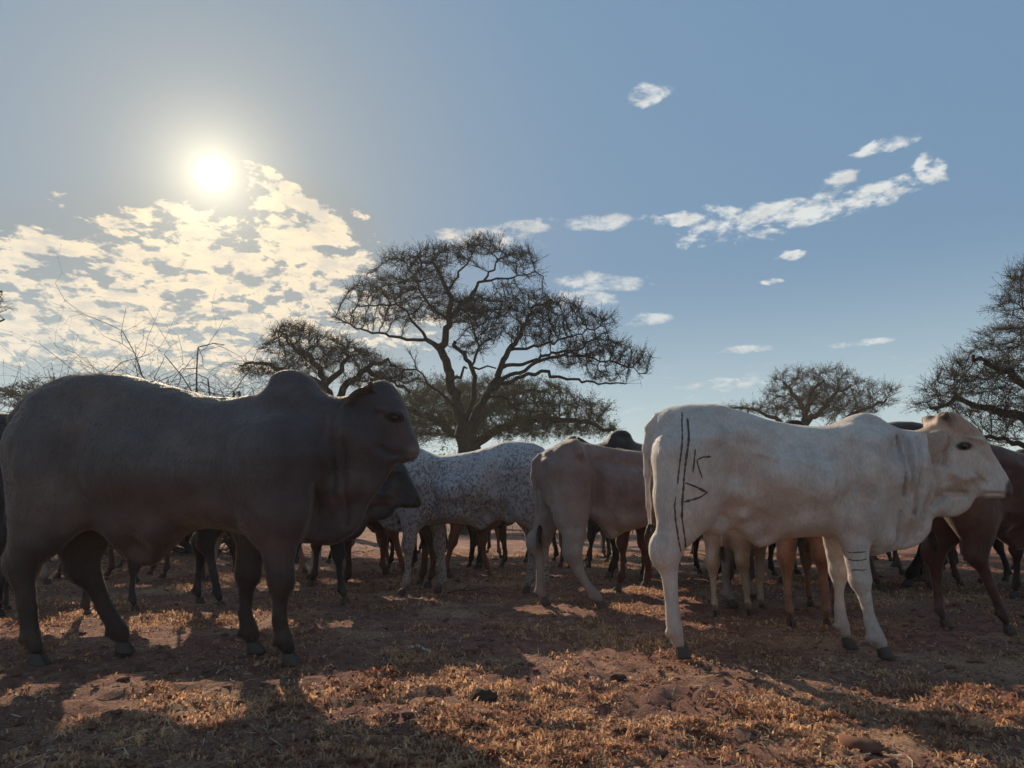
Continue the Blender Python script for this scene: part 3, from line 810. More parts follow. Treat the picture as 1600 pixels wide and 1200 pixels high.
# ---- the thin tan cow ----
CX, CY = P(1000, 760, 5.55)[0], 5.55
TC = Tracer(CX, CY)
def front_map(u, v, s=.68, a=(1150, 690), b=(1346, 646)): return (a[0] + (u - b[0]) * s, a[1] + (v - b[1]) * s)
def make_tan():
    rear = [(833,738),(836,722),(846,708),(860,701),(876,692),(892,687),(909,693),(930,696),(960,701),(1010,707),(1060,711),(1100,708)]
    fr = [front_map(u, v) for (u, v) in W_OUT if u >= 1300 and True]
    i0 = W_OUT.index((1305,661)); i1 = W_OUT.index((1328,842))
    fr = [front_map(u, v + (12 if u > 1400 else 0)) for (u, v) in W_OUT[i0:i1 + 1]]
    bot = [(1090,824),(1050,822),(1017,822),(990,828),(972,834),(957,843),(946,838),(932,818),(915,806),(880,800),(855,790),(842,766)]
    s = {'outline': [TC(u, v) for u, v in rear + fr + bot]}
    ct = [(845,725,.1,.09),(860,740,.15,.14),(892,700,.15,.07),(880,760,.18,.15),(930,750,.20,.2),(985,765,.235,.23),(1050,770,.24,.23),(1100,770,.21,.2),(955,835,.06,.05),(975,815,.16,.1),(940,705,.09,.07),(1010,715,.12,.08)]
    s['ctrl'] = [(*TC(u, v), w, r) for u, v, w, r in ct] + [(*TC(*front_map(u, v)), w * .95, r * .95) for (u, v, w, r) in W_CTRL_PX if u > 1320]
    rl = [([(893,695),(897,712)], .045, .05), ([(846,722),(852,728)], .035, .03), ([(918,740),(925,790)], .07, -.05), ([(870,725),(895,745)], .05, -.025), ([(930,725),(1000,730)], .05, -.02),
          ([(880,770),(890,800)], .06, .02)] + [([(x, 735), (x + 8, 800)], .014, .007) for x in range(965, 1110, 14)]
    s['relief'] = [('r', pxline(TC, p), w, a) for p, w, a in rl]
    Yn, Yf = 5.42, 5.70
    nh = TC.leg([(885,745,72),(887,800,50),(893,835,36),(890,862,27),(900,890,17),(912,912,15),(925,928,17),(932,934,16)], Yn, -.1)
    fh = TC.leg([(880,745,66),(862,800,46),(852,825,32),(839,846,26),(845,870,16),(846,900,14),(845,920,17),(849,928,16)], Yf, .1)
    nf = TC.leg([(1150,750,56),(1140,800,40),(1137,835,26),(1137,865,20),(1136,885,14),(1136,910,13),(1138,928,17),(1142,935,16)], Yn, -.1)
    ff = TC.leg([(1150,750,56),(1160,800,38),(1166,835,25),(1170,860,19),(1173,880,14),(1176,905,13),(1180,920,16),(1184,927,16)], Yf, .1)
    s['legs'] = [nh, fh, nf, ff]; finish_legs(s)
    tl = [(842,714,11),(834,724,10),(832,745,9),(836,780,7),(840,815,6),(842,830,5)]
    s['tail'] = [((lambda q: (q[0], 0.0, q[1]))(TC(u, v))) + (w / 2 / F * CY,) for u, v, w in tl]
    tx, tz = TC(842, 826); s['tuft'] = ((tx, 0, tz), tuft_mesh(0.2, 0.03, 60, 9))
    ex, ez = TC(*front_map(1506, 709)); s['eyes'] = [(ex, -.083, ez), (ex, .083, ez)]; s['eye_me'] = EYE
    em = ear_mesh(0.18, 0.05, 1.1); plain_attr(em, (.9, .85, .8))
    ax, az = TC(*front_map(1470, 684)); s['ears'] = [((ax, -.065, az), (0, 0, math.pi + .35), em), ((ax, .065, az), (0, 0, -.35), em)]
    me, v = build_body(s, .0125)
    c = np.ones((len(v), 3)); n = fbm(v, 5, 4, 31)
    zt = smoothstep(.62, .9, v[:, 2]); legs = 1 - smoothstep(.45, .7, v[:, 2])
    x0 = TC(875, 700)[0]; ru = 1 - smoothstep(x0 - .05, x0 + .12, v[:, 0])
    ru = ru * (1 - smoothstep(.82, 1.02, v[:, 2]))
    c = c * np.array([.29, .225, .205]) * (.75 + .5 * fbm(v, 9, 4, 77))[:, None]; c = c * (1 - (zt * (1 - ru) * (.4 + .6 * n))[:, None] * np.array([.5, .62, .6]))
    c = c * (1 + (ru + legs).clip(0, 1)[:, None] * np.array([-.02, .06, .07]))
    set_color(me, c)
    root = empty('cow', (CX, CY, 0), .10); tag(root, 'thin brown cow with jutting hip bones and pale hind legs, half behind the white cow', 'cow')
    dress(root, s, me, (1, 1, 1)); add_hair(root, me, 40000, .013, .0012, (1, 1, 1), 4)
make_tan()

# ---- pattern cows: meshes shared by the rest of the herd ----
def norm_spec(pose):
    s = cow_spec(pose); me, v = build_body(s, 0.0155)
    c, at, tint, n = cow_attr(me, v, T)
    c *= (0.82 + .36 * n)[:, None]
    set_color(me, c)
    em = ear_mesh(0.19, 0.055, 1.1); plain_attr(em)
    ex, ez = T(1470, 672); s['ears'] = [((ex, -.07, ez), (0, 0, math.pi + .35), em), ((ex, .07, ez), (0, 0, -.35), em)]
    return s, me, v
PAT = {'stand': norm_spec('stand'), 'walk': norm_spec('walk')}

# speckled hide: own vertex colours on the standing pattern
def speckled_mesh():
    s, me, v = PAT['stand']; me2 = me.copy(); me2.name = 'cow_body_speckled'
    n1 = vnoise(v, 55, 5) * .5 + vnoise(v, 95, 6) * .5; n2 = fbm(v, 6, 3, 8)
    sp = smoothstep(.53, .62, n1 + (n2 - .5) * .22)
    w = np.array([.37, .365, .385]); d = np.array([.15, .12, .12])
    c = np.tile(w, (len(v), 1)); me2.materials.clear(); me2.materials.append(coat_mat(True))
    lo = 1 - smoothstep(.45, .62, v[:, 2]); ln = lo[:, None]
    dust = np.array([.34, .25, .20]); c = c * (1 - ln * .6) + dust * ln * .6
    at_ = me2.color_attributes['coat']; cc = np.ones((len(v), 4), np.float32); cc[:, :3] = c; at_.data.foreach_set('color', cc.ravel())
    return me2
SPECK = speckled_mesh()

COWLIST = []
def add_cow(x, y, heading, scale, color, pose, label, cat='cow', kind='cow', body=None, group='herd of cattle behind the front row', sc3=None):
    s = {'stand': PAT['stand'][0], 'walk': PAT['walk'][0]}[pose] if kind == 'cow' else BULL
    me = body or (PAT[pose][1] if kind == 'cow' else BULL_ME)
    root = empty('bull' if kind == 'bull' else ('calf' if cat == 'calf' else 'cow'), (x, y, 0), heading)
    root.scale = sc3 or (scale, scale, scale)
    tag(root, label, cat, group)
    dress(root, s, me, color)
    return root
def X(u, Y): return (u - 800) / F * (Y * CP - CAM_H * SP * 0 ) * 1.0 + 0 * Y if False else P(u, 760, Y)[0]
PI = math.pi
# pattern cow: origin at u=1250 of the traced cow; rump 0.80 m behind, head 1.15 m ahead
# local x of landmarks: rump -0.81, hind hoof about -0.6, hump +0.33, fore hoof about +0.3, nose +1.14
add_cow(X(852, 6.3) - .84, 6.3, PI, 1.04, (1, 1, 1), 'stand', 'white cow speckled all over with dark flecks, facing the bull', body=SPECK)
add_cow(X(1436, 4.42) + .80, 4.42, 0, .90, (.065, .026, .022), 'walk', 'red-brown cow behind the white cow\'s muzzle, walking out of the picture')
add_cow(X(1585, 5.5) + .9, 5.5, PI, .96, (.030, .014, .014), 'stand', 'dark maroon cow at the edge, facing in behind the red-brown one')
add_cow(4.75, 6.15, PI, .97, (.045, .018, .018), 'walk', 'dark oxblood cow filling the gap under the red-brown cow\'s belly')
add_cow(X(1232, 4.5) + .40, 5.10, 1.05, .86, (.22, .10, .06), 'stand', 'rusty brown cow facing away, hind legs under the white cow\'s belly')
add_cow(1.80, 5.40, 1.0, .74, (.36, .26, .20), 'walk', 'pale tan young cow facing away behind the white cow\'s flank')
add_cow(X(1265, 7.1) + .45, 7.1, PI, 1.13, (.022, .014, .014), 'stand', 'black bull with its hump showing over the white cow\'s back', cat='bull', kind='bull')
add_cow(X(975, 6.6) + .34, 6.7, PI, 1.03, (.085, .030, .022), 'stand', 'dark red cow with its hump above the thin brown cow\'s back', sc3=(1.03, 1.03, 1.06))
add_cow(X(998, 7.6) + .38, 7.65, PI, 1.10, (.018, .014, .015), 'stand', 'black bull whose hump shows beside the white cow\'s tail', cat='bull', kind='bull')
add_cow(X(560, 5.5) - .55, 5.5, 0, .94, (.03, .028, .034), 'walk', 'black cow with lowered head behind the big bull\'s neck')
add_cow(X(160, 5.1) - .05, 5.1, 0, .80, (.05, .042, .045), 'stand', 'small charcoal cow seen under the big bull\'s belly')
add_cow(X(24, 4.75) - .76, 4.75, PI, .96, (.032, .024, .026), 'stand', 'black cow at the edge with only its rump in view', sc3=(.96, .96, 1.08))
# further back: seen as legs between the front animals
far = [(400, 7.6, PI, .95, (.50, .45, .41), 'stand', 'white cow seen between the legs of the big bull'),
       (545, 8.3, 0, .95, (.34, .22, .15), 'walk', 'tan cow standing behind the bull\'s brisket'),
       (700, 8.0, 0, .98, (.16, .06, .04), 'walk', 'reddish cow whose legs show under the speckled cow\'s belly'),
       (800, 9.2, PI, 1.0, (.10, .055, .04), 'stand', 'dark brown cow behind the speckled cow\'s hind legs'),
       (960, 8.8, 2.0, .98, (.02, .018, .02), 'walk', 'black cow behind the thin brown cow\'s udder'),
       (1120, 9.6, 0, .95, (.30, .19, .13), 'stand', 'sandy cow far behind the white cow\'s hind legs'),
       (1420, 6.7, 0, .95, (.10, .045, .035), 'walk', 'chestnut cow behind the white cow\'s forelegs'),
       (1500, 8.8, PI, 1.0, (.05, .025, .02), 'stand', 'dark cow in the shade beyond the red-brown cow'),
       (180, 7.9, PI, .95, (.12, .065, .05), 'walk', 'brown cow seen behind the bull\'s hind legs'),
       (20, 7.0, 0, .95, (.30, .22, .17), 'stand', 'fawn cow behind the tail of the big bull')]
CL = {'black': (.02, .017, .018), 'dark brown': (.07, .035, .026), 'red': (.15, .055, .035), 'tan': (.32, .2, .13), 'grey': (.16, .14, .14), 'cream': (.45, .38, .32)}
far2 = [(90, 8.9, 0, 'dark brown', 'walk', 'dark brown cow beyond the big bull\'s hind legs'), (250, 9.3, PI, 'grey', 'stand', 'grey cow far behind under the big bull\'s belly'),
        (330, 10.6, 0, 'black', 'stand', 'black cow far behind beyond the white one'), (470, 9.8, PI, 'black', 'walk', 'black cow far behind between the bull\'s forelegs and brisket'),
        (600, 10.4, 0, 'red', 'stand', 'red cow far behind the black cow\'s lowered head'), (660, 9.1, PI, 'black', 'stand', 'black cow in the third row under the speckled cow'),
        (745, 10.8, 0, 'tan', 'stand', 'tan cow in the last row beyond the speckled cow\'s legs'), (870, 10.3, PI, 'black', 'walk', 'black cow in the last row between the speckled and the thin brown cow'),
        (1010, 10.9, 0, 'grey', 'walk', 'grey cow far behind the white cow\'s tail'), (1180, 8.2, 0, 'black', 'stand', 'black cow behind the pale tan young one'),
        (1300, 9.4, PI, 'dark brown', 'walk', 'dark brown cow far behind the white cow\'s belly'), (1340, 8.1, 0, 'grey', 'walk', 'slate grey cow behind the white cow\'s near foreleg'),
        (1440, 10.5, 0, 'black', 'stand', 'black cow in the last row behind the white cow\'s dewlap'), (1570, 7.3, PI, 'black', 'walk', 'black cow at the edge behind the dark maroon one'),
        (1580, 10.2, 0, 'red', 'stand', 'red cow in the last row at the edge'), (-40, 9.8, PI, 'black', 'stand', 'black cow far back at the edge beyond the fawn cow')]
far2 += [(160, 11.4, PI, 'black', 'walk', 'black cow in the last row beyond the big bull\'s belly'), (430, 12.2, 0, 'dark brown', 'stand', 'dark brown cow in the last row beyond the bull\'s forelegs'),
         (560, 7.0, PI, 'dark brown', 'stand', 'dark brown cow between the black cow and the far black one'), (700, 12.4, PI, 'black', 'walk', 'black cow at the very back beyond the red cow'),
         (930, 12.6, 0, 'dark brown', 'stand', 'dark brown cow at the very back beyond the thin brown cow'), (1090, 12.0, PI, 'black', 'stand', 'black cow at the very back behind the white cow\'s hind legs'),
         (1250, 11.6, 0, 'red', 'walk', 'red cow at the very back behind the white cow\'s belly'), (1480, 12.2, PI, 'dark brown', 'walk', 'dark brown cow at the very back behind the red-brown cow'),
         (20, 12.0, 0, 'black', 'walk', 'black cow at the very back near the edge by the bull\'s tail'), (320, 7.3, 0, 'dark brown', 'stand', 'dark brown cow behind the black one, under the bull\'s chest')]
for (u, Y, hd, c, po, lab) in far2: far.append((u, Y, hd, .95 + .05 * math.sin(u), CL[c], po, lab))
for (u, Y, hd, sc, c, po, lab) in far:
    add_cow(X(u, Y), Y, hd, sc, c, po, lab)

# ------------------------------------------------------------------ ground
def ground_height(x, y):
    h = (vnoise2(x, y, 0.35, 1) - .5) * .10 + (vnoise2(x, y, 1.3, 2) - .5) * .035
    near = np.exp(-((np.hypot(x, y - 3) / 14) ** 2))
    a = vnoise2(x, y, 6, 3) - .5; b = vnoise2(x, y, 14, 4) - .5; c = vnoise2(x, y, 33, 5) - .5
    d = np.abs(vnoise2(x, y, 9, 6) - .5) * 2
    h = h * .45 + near * (a * .026 + b * .032 + c * .026 - (1 - d) ** 6 * .014) 
    # hoof prints: shallow pits with a pushed-up rim, one in most cells of a loose grid
    cs = .26; gx, gy = np.floor(x / cs), np.floor(y / cs); best = np.full(np.shape(x), 9.0); dep = np.zeros(np.shape(x))
    zz = np.zeros(np.shape(x), np.int64)
    for a_ in (-1, 0, 1):
        for b_ in (-1, 0, 1):
            ix = (gx + a_).astype(np.int64); iy = (gy + b_).astype(np.int64)
            px = (gx + a_ + .2 + .6 * _hash(ix, iy, zz, 61)) * cs; py = (gy + b_ + .2 + .6 * _hash(ix, iy, zz, 62)) * cs
            th = _hash(ix, iy, zz, 63) * 6.28; u = (x - px) * np.cos(th) + (y - py) * np.sin(th); w = -(x - px) * np.sin(th) + (y - py) * np.cos(th)
            d = np.sqrt((u / .055) ** 2 + (w / .040) ** 2); m = d < best
            best = np.where(m, d, best); dep = np.where(m, _hash(ix, iy, zz, 64), dep)
    pit = -.020 * np.clip(1.25 - best, 0, .8) + .007 * np.exp(-((best - 1.35) / .3) ** 2)
    h = h + near * pit * np.clip(dep * 2 - .5, 0, 1)
    return h - 0.006
def build_ground():
    def axis(n, span, a0, c, extra):
        t = np.linspace(-1, 1, n); b = 7.0
        for _ in range(40): b = math.asinh(span / a0)
        return c + a0 * np.sinh(b * t)
    xs = axis(580, 1500, 1.1, 0.0, 0); ys = axis(550, 1500, 1.0, 2.6, 0)
    Xg, Yg = np.meshgrid(xs, ys, indexing='ij')
    Z = ground_height(Xg, Yg)
    far_ = np.clip((np.hypot(Xg, Yg) - 30) / 300, 0, 1); Z = Z * (1 - far_)
    V = np.stack([Xg, Yg, Z], -1).reshape(-1, 3)
    nx, ny = Xg.shape; i = np.arange(nx - 1)[:, None] * ny + np.arange(ny - 1)[None, :]
    Fq = np.stack([i, i + ny, i + ny + 1, i + 1], -1).reshape(-1, 4)
    m, t, b = mat_new('red_soil')
    tc = t.new('ShaderNodeTexCoord').outputs['Object']
    n1 = t.noise(tc, 1.3, 5, .6); n2 = t.noise(tc, 12, 6, .7); n3 = t.noise(tc, 85, 6, .75)
    c = t.ramp(n2, [(.25, (.10, .044, .034)), (.5, (.25, .118, .088)), (.78, (.44, .235, .155))])
    straw = t.math('MULTIPLY', t.smooth(t.math('ADD', t.math('MULTIPLY', n3, .6), t.math('MULTIPLY', n1, .5)), .54, .66), .7)
    c = t.mix(straw, c, (.58, .37, .21, 1))
    c = t.mix(t.math('MULTIPLY', t.smooth(t.noise(tc, 38, 3), .6, .72), .7), c, (.05, .025, .018, 1))
    t.link(c, b.inputs['Base Color']); b.inputs['Roughness'].default_value = .95; b.inputs['Specular IOR Level'].default_value = .1
    bp = t.new('ShaderNodeBump'); bp.inputs['Strength'].default_value = 1.0; bp.inputs['Distance'].default_value = .035
    t.link(t.math('ADD', t.math('MULTIPLY', n2, .5), t.math('MULTIPLY', n3, .5)), bp.inputs['Height']); t.link(bp.outputs[0], b.inputs['Normal'])
    o = link('ground', mesh_from('ground', V, Fq, m, True, uniform=4)); tag(o, kind='structure')
build_ground()

def leafy(name, c1, c2, trans=.5, rough=.6):
    m = bpy.data.materials.new(name); m.use_nodes = True; t = NT(m.node_tree); t.n.clear()
    out = t.new('ShaderNodeOutputMaterial'); tc = t.new('ShaderNodeTexCoord').outputs['Object']
    n = t.noise(tc, 2.2, 5, .7); n2 = t.noise(tc, 25, 2)
    c = t.mix(t.smooth(t.math('ADD', t.math('MULTIPLY', n, .5), t.math('MULTIPLY', n2, .5)), .38, .66), (*c1, 1), (*c2, 1))
    d = t.new('ShaderNodeBsdfDiffuse'); tr = t.new('ShaderNodeBsdfTranslucent'); mx = t.new('ShaderNodeMixShader')
    t.link(c, d.inputs[0]); t.link(c, tr.inputs[0]); mx.inputs[0].default_value = trans
    t.link(d.outputs[0], mx.inputs[1]); t.link(tr.outputs[0], mx.inputs[2]); t.link(mx.outputs[0], out.inputs[0])
    return m
M['straw'] = leafy('dry_grass', (.26, .115, .075), (.86, .54, .31), .48)

def build_grass():
    g = np.random.default_rng(3)
    N = 62000
    r = 1.3 * (13 / 1.3) ** (g.random(N) ** 1.1); a = g.uniform(-.85, .85, N)
    x = r * np.sin(a); y = r * np.cos(a)
    dens = vnoise2(x, y, 2.2, 9) * .5 + vnoise2(x, y, 8, 10) * .5
    pt = smoothstep(2.4, 3.2, r) * .10
    keep = dens > .34 + pt + .28 * g.random(N)
    x, y, r, dens = x[keep], y[keep], r[keep], dens[keep]; n = len(x)
    nb = 7; lush = smoothstep(.45, .75, dens)
    cx = np.repeat(x, nb); cy = np.repeat(y, nb); rr = np.repeat(r, nb); ht = np.repeat(g.uniform(.35, 1.0, n) * (.7 + .8 * lush), nb)
    k = n * nb
    spread = .012 + .005 * np.minimum(rr, 6)
    px = cx + g.normal(0, 1, k) * spread; py = cy + g.normal(0, 1, k) * spread
    pz = ground_height(px, py) - .003
    ln = g.uniform(.008, .030, k) * ht * (1 + .05 * rr); az = g.uniform(0, 2 * PI, k); tilt = g.uniform(.5, 1.55, k)
    dx, dy, dz = np.cos(az) * np.sin(tilt), np.sin(az) * np.sin(tilt), np.cos(tilt)
    w = g.uniform(.0014, .0032, k) * (1 + .18 * rr); wa = az + PI / 2 + g.uniform(-.7, .7, k)
    wx, wy = np.cos(wa) * w, np.sin(wa) * w
    b0 = np.stack([px - wx, py - wy, pz], 1); b1 = np.stack([px + wx, py + wy, pz], 1)
    mx_, my_, mz_ = px + dx * ln * .5, py + dy * ln * .5, pz + dz * ln * .75 + .004
    m0 = np.stack([mx_ - wx * .9, my_ - wy * .9, mz_], 1); m1 = np.stack([mx_ + wx * .9, my_ + wy * .9, mz_], 1)
    cur = g.uniform(.2, 1.2, k); tw = g.normal(0, .5, k)
    tp = np.stack([mx_ + (dx + dy * tw) * ln * cur, my_ + (dy - dx * tw) * ln * cur, mz_ + dz * ln * .2 - (cur - .5) * .35 * ln], 1)
    V = np.stack([b0, b1, m0, m1, tp], 1).reshape(-1, 3); i = np.arange(k)[:, None] * 5
    Ft = np.concatenate([i + [0, 1, 3], i + [0, 3, 2], i + [2, 3, 4]])
    o = link('dry_grass', mesh_from('dry_grass', V, Ft, M['straw'], False, uniform=3)); tag(o, kind='stuff', label='short dry golden grass stubble on red soil', cat='grass')
build_grass()

def build_litter():
    g = np.random.default_rng(8); n = 6000
    r_ = 1.5 * (9 / 1.3) ** g.random(n); a = g.uniform(-.85, .85, n); x = r_ * np.sin(a); y = r_ * np.cos(a)
    L = np.exp(g.normal(-3.4, .5, n)); az = g.uniform(0, 2 * PI, n); w = g.uniform(.0008, .0018, n) * (1 + .15 * r_)
    V = []
    for k in (-1, 0, 1):
        px = x + np.cos(az + k * .25) * L * .5 * k; py = y + np.sin(az + k * .25) * L * .5 * k
        pz = ground_height(px, py) + .004 + g.uniform(0, .008, n) * (1 + .5 * abs(k))
        V.append(np.stack([px - np.sin(az) * w, py + np.cos(az) * w, pz], 1)); V.append(np.stack([px + np.sin(az) * w, py - np.cos(az) * w, pz + .0015], 1))
    V = np.stack(V, 1).reshape(-1, 3); i = np.arange(n)[:, None] * 6
    o = link('straw_litter', mesh_from('straw_litter', V, np.concatenate([i + [0, 1, 3, 2], i + [2, 3, 5, 4]]), M['litter'], False, uniform=4))
    tag(o, 'broken pale straws and twigs strewn over the trampled soil', 'straw', kind='stuff')
M['litter'] = leafy('straw_litter', (.22, .14, .09), (.70, .55, .38), .2)
build_litter()

def clod_verts(g, n, rad):
    """n lumpy stones as one array: octahedra cut once"""
    base = []
    for i in range(3):
        ring = 6
    V0 = [(0, 0, 1), (0, 0, -.4)]
    for k in range(6): V0.append((math.cos(k * PI / 3), math.sin(k * PI / 3), .45))
    for k in range(6): V0.append((1.1 * math.cos(k * PI / 3 + .5), 1.1 * math.sin(k * PI / 3 + .5), -.1))
    V0 = np.array(V0); F0 = []
    for k in range(6):
        F0 += [(0, 2 + k, 2 + (k + 1) % 6), (2 + k, 8 + k, 2 + (k + 1) % 6), (2 + (k + 1) % 6, 8 + k, 8 + (k + 1) % 6), (1, 8 + (k + 1) % 6, 8 + k)]
    F0 = np.array(F0)
    V = V0[None] * (1 + g.uniform(-.45, .45, (n, len(V0), 3)))
    sc = np.stack([rad * g.uniform(.7, 1.4, n), rad * g.uniform(.7, 1.4, n), rad * g.uniform(.4, .8, n)], 1)
    V = V * sc[:, None, :]; a = g.uniform(0, 2 * PI, n); ca, sa = np.cos(a)[:, None], np.sin(a)[:, None]
    return np.stack([V[..., 0] * ca - V[..., 1] * sa, V[..., 0] * sa + V[..., 1] * ca, V[..., 2]], -1), F0
def build_clods():
    g = np.random.default_rng(5); n = 14500
    r = 1.1 * (14 / 1.1) ** g.random(n); a = g.uniform(-.9, .9, n); x = r * np.sin(a); y = r * np.cos(a)
    rad = np.exp(g.normal(-5.3, .5, n)) * (1 + .06 * r)
    V, F0 = clod_verts(g, n, rad)
    V = V + np.stack([x, y, ground_height(x, y)], -1)[:, None, :]
    Ft = (np.arange(n)[:, None, None] * V.shape[1] + F0[None]).reshape(-1, 3)
    m = simple('soil_clod', (.16, .075, .052), .95, .1)
    o = link('soil_crumbs', mesh_from('soil_crumbs', V.reshape(-1, 3), Ft, m, False, uniform=3)); tag(o, kind='stuff', label='crumbs of trampled red soil and dung', cat='soil')
build_clods()

def lump(name, loc, r, mat, seed, label, cat, group=None):
    bm = bmesh.new(); bmesh.ops.create_icosphere(bm, subdivisions=4, radius=1)
    co = np.array([v.co[:] for v in bm.verts]); n = fbm(co + 5, 2.0, 4, seed) - .5; n2 = fbm(co + 9, 6, 3, seed + 1) - .5
    for v, a, b in zip(bm.verts, n, n2):
        k = 1 + a * .7 + b * .35; v.co = Vector((v.co.x * r[0] * k, v.co.y * r[1] * k, max(-.2, v.co.z) * r[2] * k))
    me = bpy.data.meshes.new(name); bm.to_mesh(me); bm.free(); me.materials.append(mat)
    me.polygons.foreach_set('use_smooth', np.ones(len(me.polygons), bool))
    o = link(name, me, None, loc); tag(o, label, cat, group); return o
M['dung'] = simple('dung', (.06, .038, .028), .95, .1)
def gp(u, v):
    Y = ground_y(v); x = (u - 800) / F * (Y / (CP - (600 - v) / F * SP)); return (x, Y, float(ground_height(np.array([x]), np.array([Y]))[0]))
lump('dung_pat', gp(755, 1092), (.055, .05, .035), M['dung'], 3, 'dark lumpy dung pat lying alone on the sunlit dry grass', 'dung pat')
lump('dung_pat', gp(966, 1062), (.035, .03, .018), M['dung'], 7, 'small dark dung pat near the upper edge of the sunlit grass', 'dung pat')
M['ash'] = simple('pale_ash', (.42, .42, .44), .9, .2)
def patch():
    x, y, z = gp(652, 1014); g = random.Random(4); V, Fc = [], []
    for k in range(16):
        cx, cy = x + g.gauss(0, .05), y + g.gauss(0, .03); s = g.uniform(.006, .022); b = len(V)
        m = 7
        for q in range(m):
            a = 2 * PI * q / m; rr = s * g.uniform(.6, 1.3); px, py = cx + math.cos(a) * rr * 1.6, cy + math.sin(a) * rr
            V.append((px, py, float(ground_height(np.array([px]), np.array([py]))[0]) + .006))
        V.append((cx, cy, float(ground_height(np.array([cx]), np.array([cy]))[0]) + .010))
        for q in range(m): Fc.append((b + q, b + (q + 1) % m, b + m))
    o = link('ash_patch', mesh_from('ash_patch', V, Fc, M['ash'])); tag(o, 'small whitish smear of dried droppings on the shaded soil', 'droppings')
patch()
M['stick'] = simple('stick_bark', (.09, .065, .05), .9, .1)

# ------------------------------------------------------------------ trees
def frusta(P0, P1, R0, R1, ns=5):
    P0 = np.asarray(P0, float); P1 = np.asarray(P1, float); n = len(P0)
    d = P1 - P0; l = np.linalg.norm(d, axis=1, keepdims=True) + 1e-9; d = d / l
    up = np.where(np.abs(d[:, 2:3]) > .9, np.array([[1., 0, 0]]), np.array([[0, 0, 1.]]))
    a = np.cross(d, up); a /= np.linalg.norm(a, axis=1, keepdims=True) + 1e-9; b = np.cross(d, a)
    ang = np.arange(ns) * 2 * PI / ns
    ring = a[:, None, :] * np.cos(ang)[None, :, None] + b[:, None, :] * np.sin(ang)[None, :, None]
    # overlap a little so that joints do not gape
    V0 = P0[:, None, :] - d[:, None, :] * np.asarray(R0)[:, None, None] * .3 + ring * np.asarray(R0)[:, None, None]; V1 = P1[:, None, :] + ring * np.asarray(R1)[:, None, None]
    V = np.concatenate([V0, V1], 1).reshape(-1, 3); i = np.arange(n)[:, None] * 2 * ns
    Fq = []
    for k in range(ns): Fq.append(np.concatenate([i + k, i + (k + 1) % ns, i + ns + (k + 1) % ns, i + ns + k], 1))
    return V, np.concatenate(Fq)

def colonize(nodes, parent, attract, step, infl, kill, iters=70, grav=0.0, seed=0):
    g = np.random.default_rng(seed)
    nodes = [np.array(p) for p in nodes]; parent = list(parent)
    A = np.array(attract); best = np.full(len(A), 1e9); bi = np.zeros(len(A), int)
    def upd(lo):
        nonlocal best, bi
        N = np.array(nodes[lo:])
        for s0 in range(0, len(N), 256):
            d = np.linalg.norm(A[:, None, :] - N[None, s0:s0 + 256], axis=2); j = d.argmin(1); m = d[np.arange(len(A)), j]
            u = m < best; best = np.where(u, m, best); bi = np.where(u, j + lo + s0, bi)
    upd(0)
    for it in range(iters):
        ok = best > kill; A = A[ok]; best = best[ok]; bi = bi[ok]
        if len(A) == 0: break
        w = best < infl
        if not w.any(): infl *= 1.5; continue
        N = np.array(nodes); dv = A[w] - N[bi[w]]; dv /= np.linalg.norm(dv, axis=1, keepdims=True)
        sm = {}
        for q, k in enumerate(bi[w]): sm.setdefault(int(k), []).append(q)
        lo = len(nodes)
        for k, qs in sm.items():
            d = dv[qs].mean(0) + g.normal(0, .13, 3); d[2] += grav; d /= np.linalg.norm(d) + 1e-9
            nodes.append(nodes[k] + d * step); parent.append(k)
        upd(lo)
        if len(nodes) > 14000: break
    return np.array(nodes), np.array(parent)

def bark_mat(name, c):
    m, t, b = mat_new(name); tc = t.new('ShaderNodeTexCoord').outputs['Object']
    mp = t.new('ShaderNodeMapping'); t.link(tc, mp.inputs[0]); mp.inputs['Scale'].default_value = (6, 6, 1.5)
    n = t.noise(mp.outputs[0], 4, 5, .65)
    t.link(t.ramp(n, [(.3, tuple(x * .5 for x in c)), (.7, tuple(x * 1.4 for x in c))]), b.inputs['Base Color'])
    b.inputs['Roughness'].default_value = .95; b.inputs['Specular IOR Level'].default_value = .1
    bp = t.new('ShaderNodeBump'); bp.inputs['Strength'].default_value = .8; bp.inputs['Distance'].default_value = .05; t.link(n, bp.inputs['Height']); t.link(bp.outputs[0], b.inputs['Normal'])
    return m
M['bark'] = bark_mat('bark', (.032, .026, .025)); M['greybark'] = bark_mat('grey_bark', (.13, .115, .105))
M['twig'] = simple('twig', (.045, .036, .03), .9, .1)
M['acleaf'] = leafy('acacia_leaf', (.026, .024, .015), (.055, .05, .026), .15)
M['acleaf2'] = leafy('acacia_leaf_green', (.05, .055, .025), (.10, .10, .045), .3)
M['acleaf3'] = leafy('acacia_leaf_brown', (.07, .052, .030), (.12, .09, .05), .3)

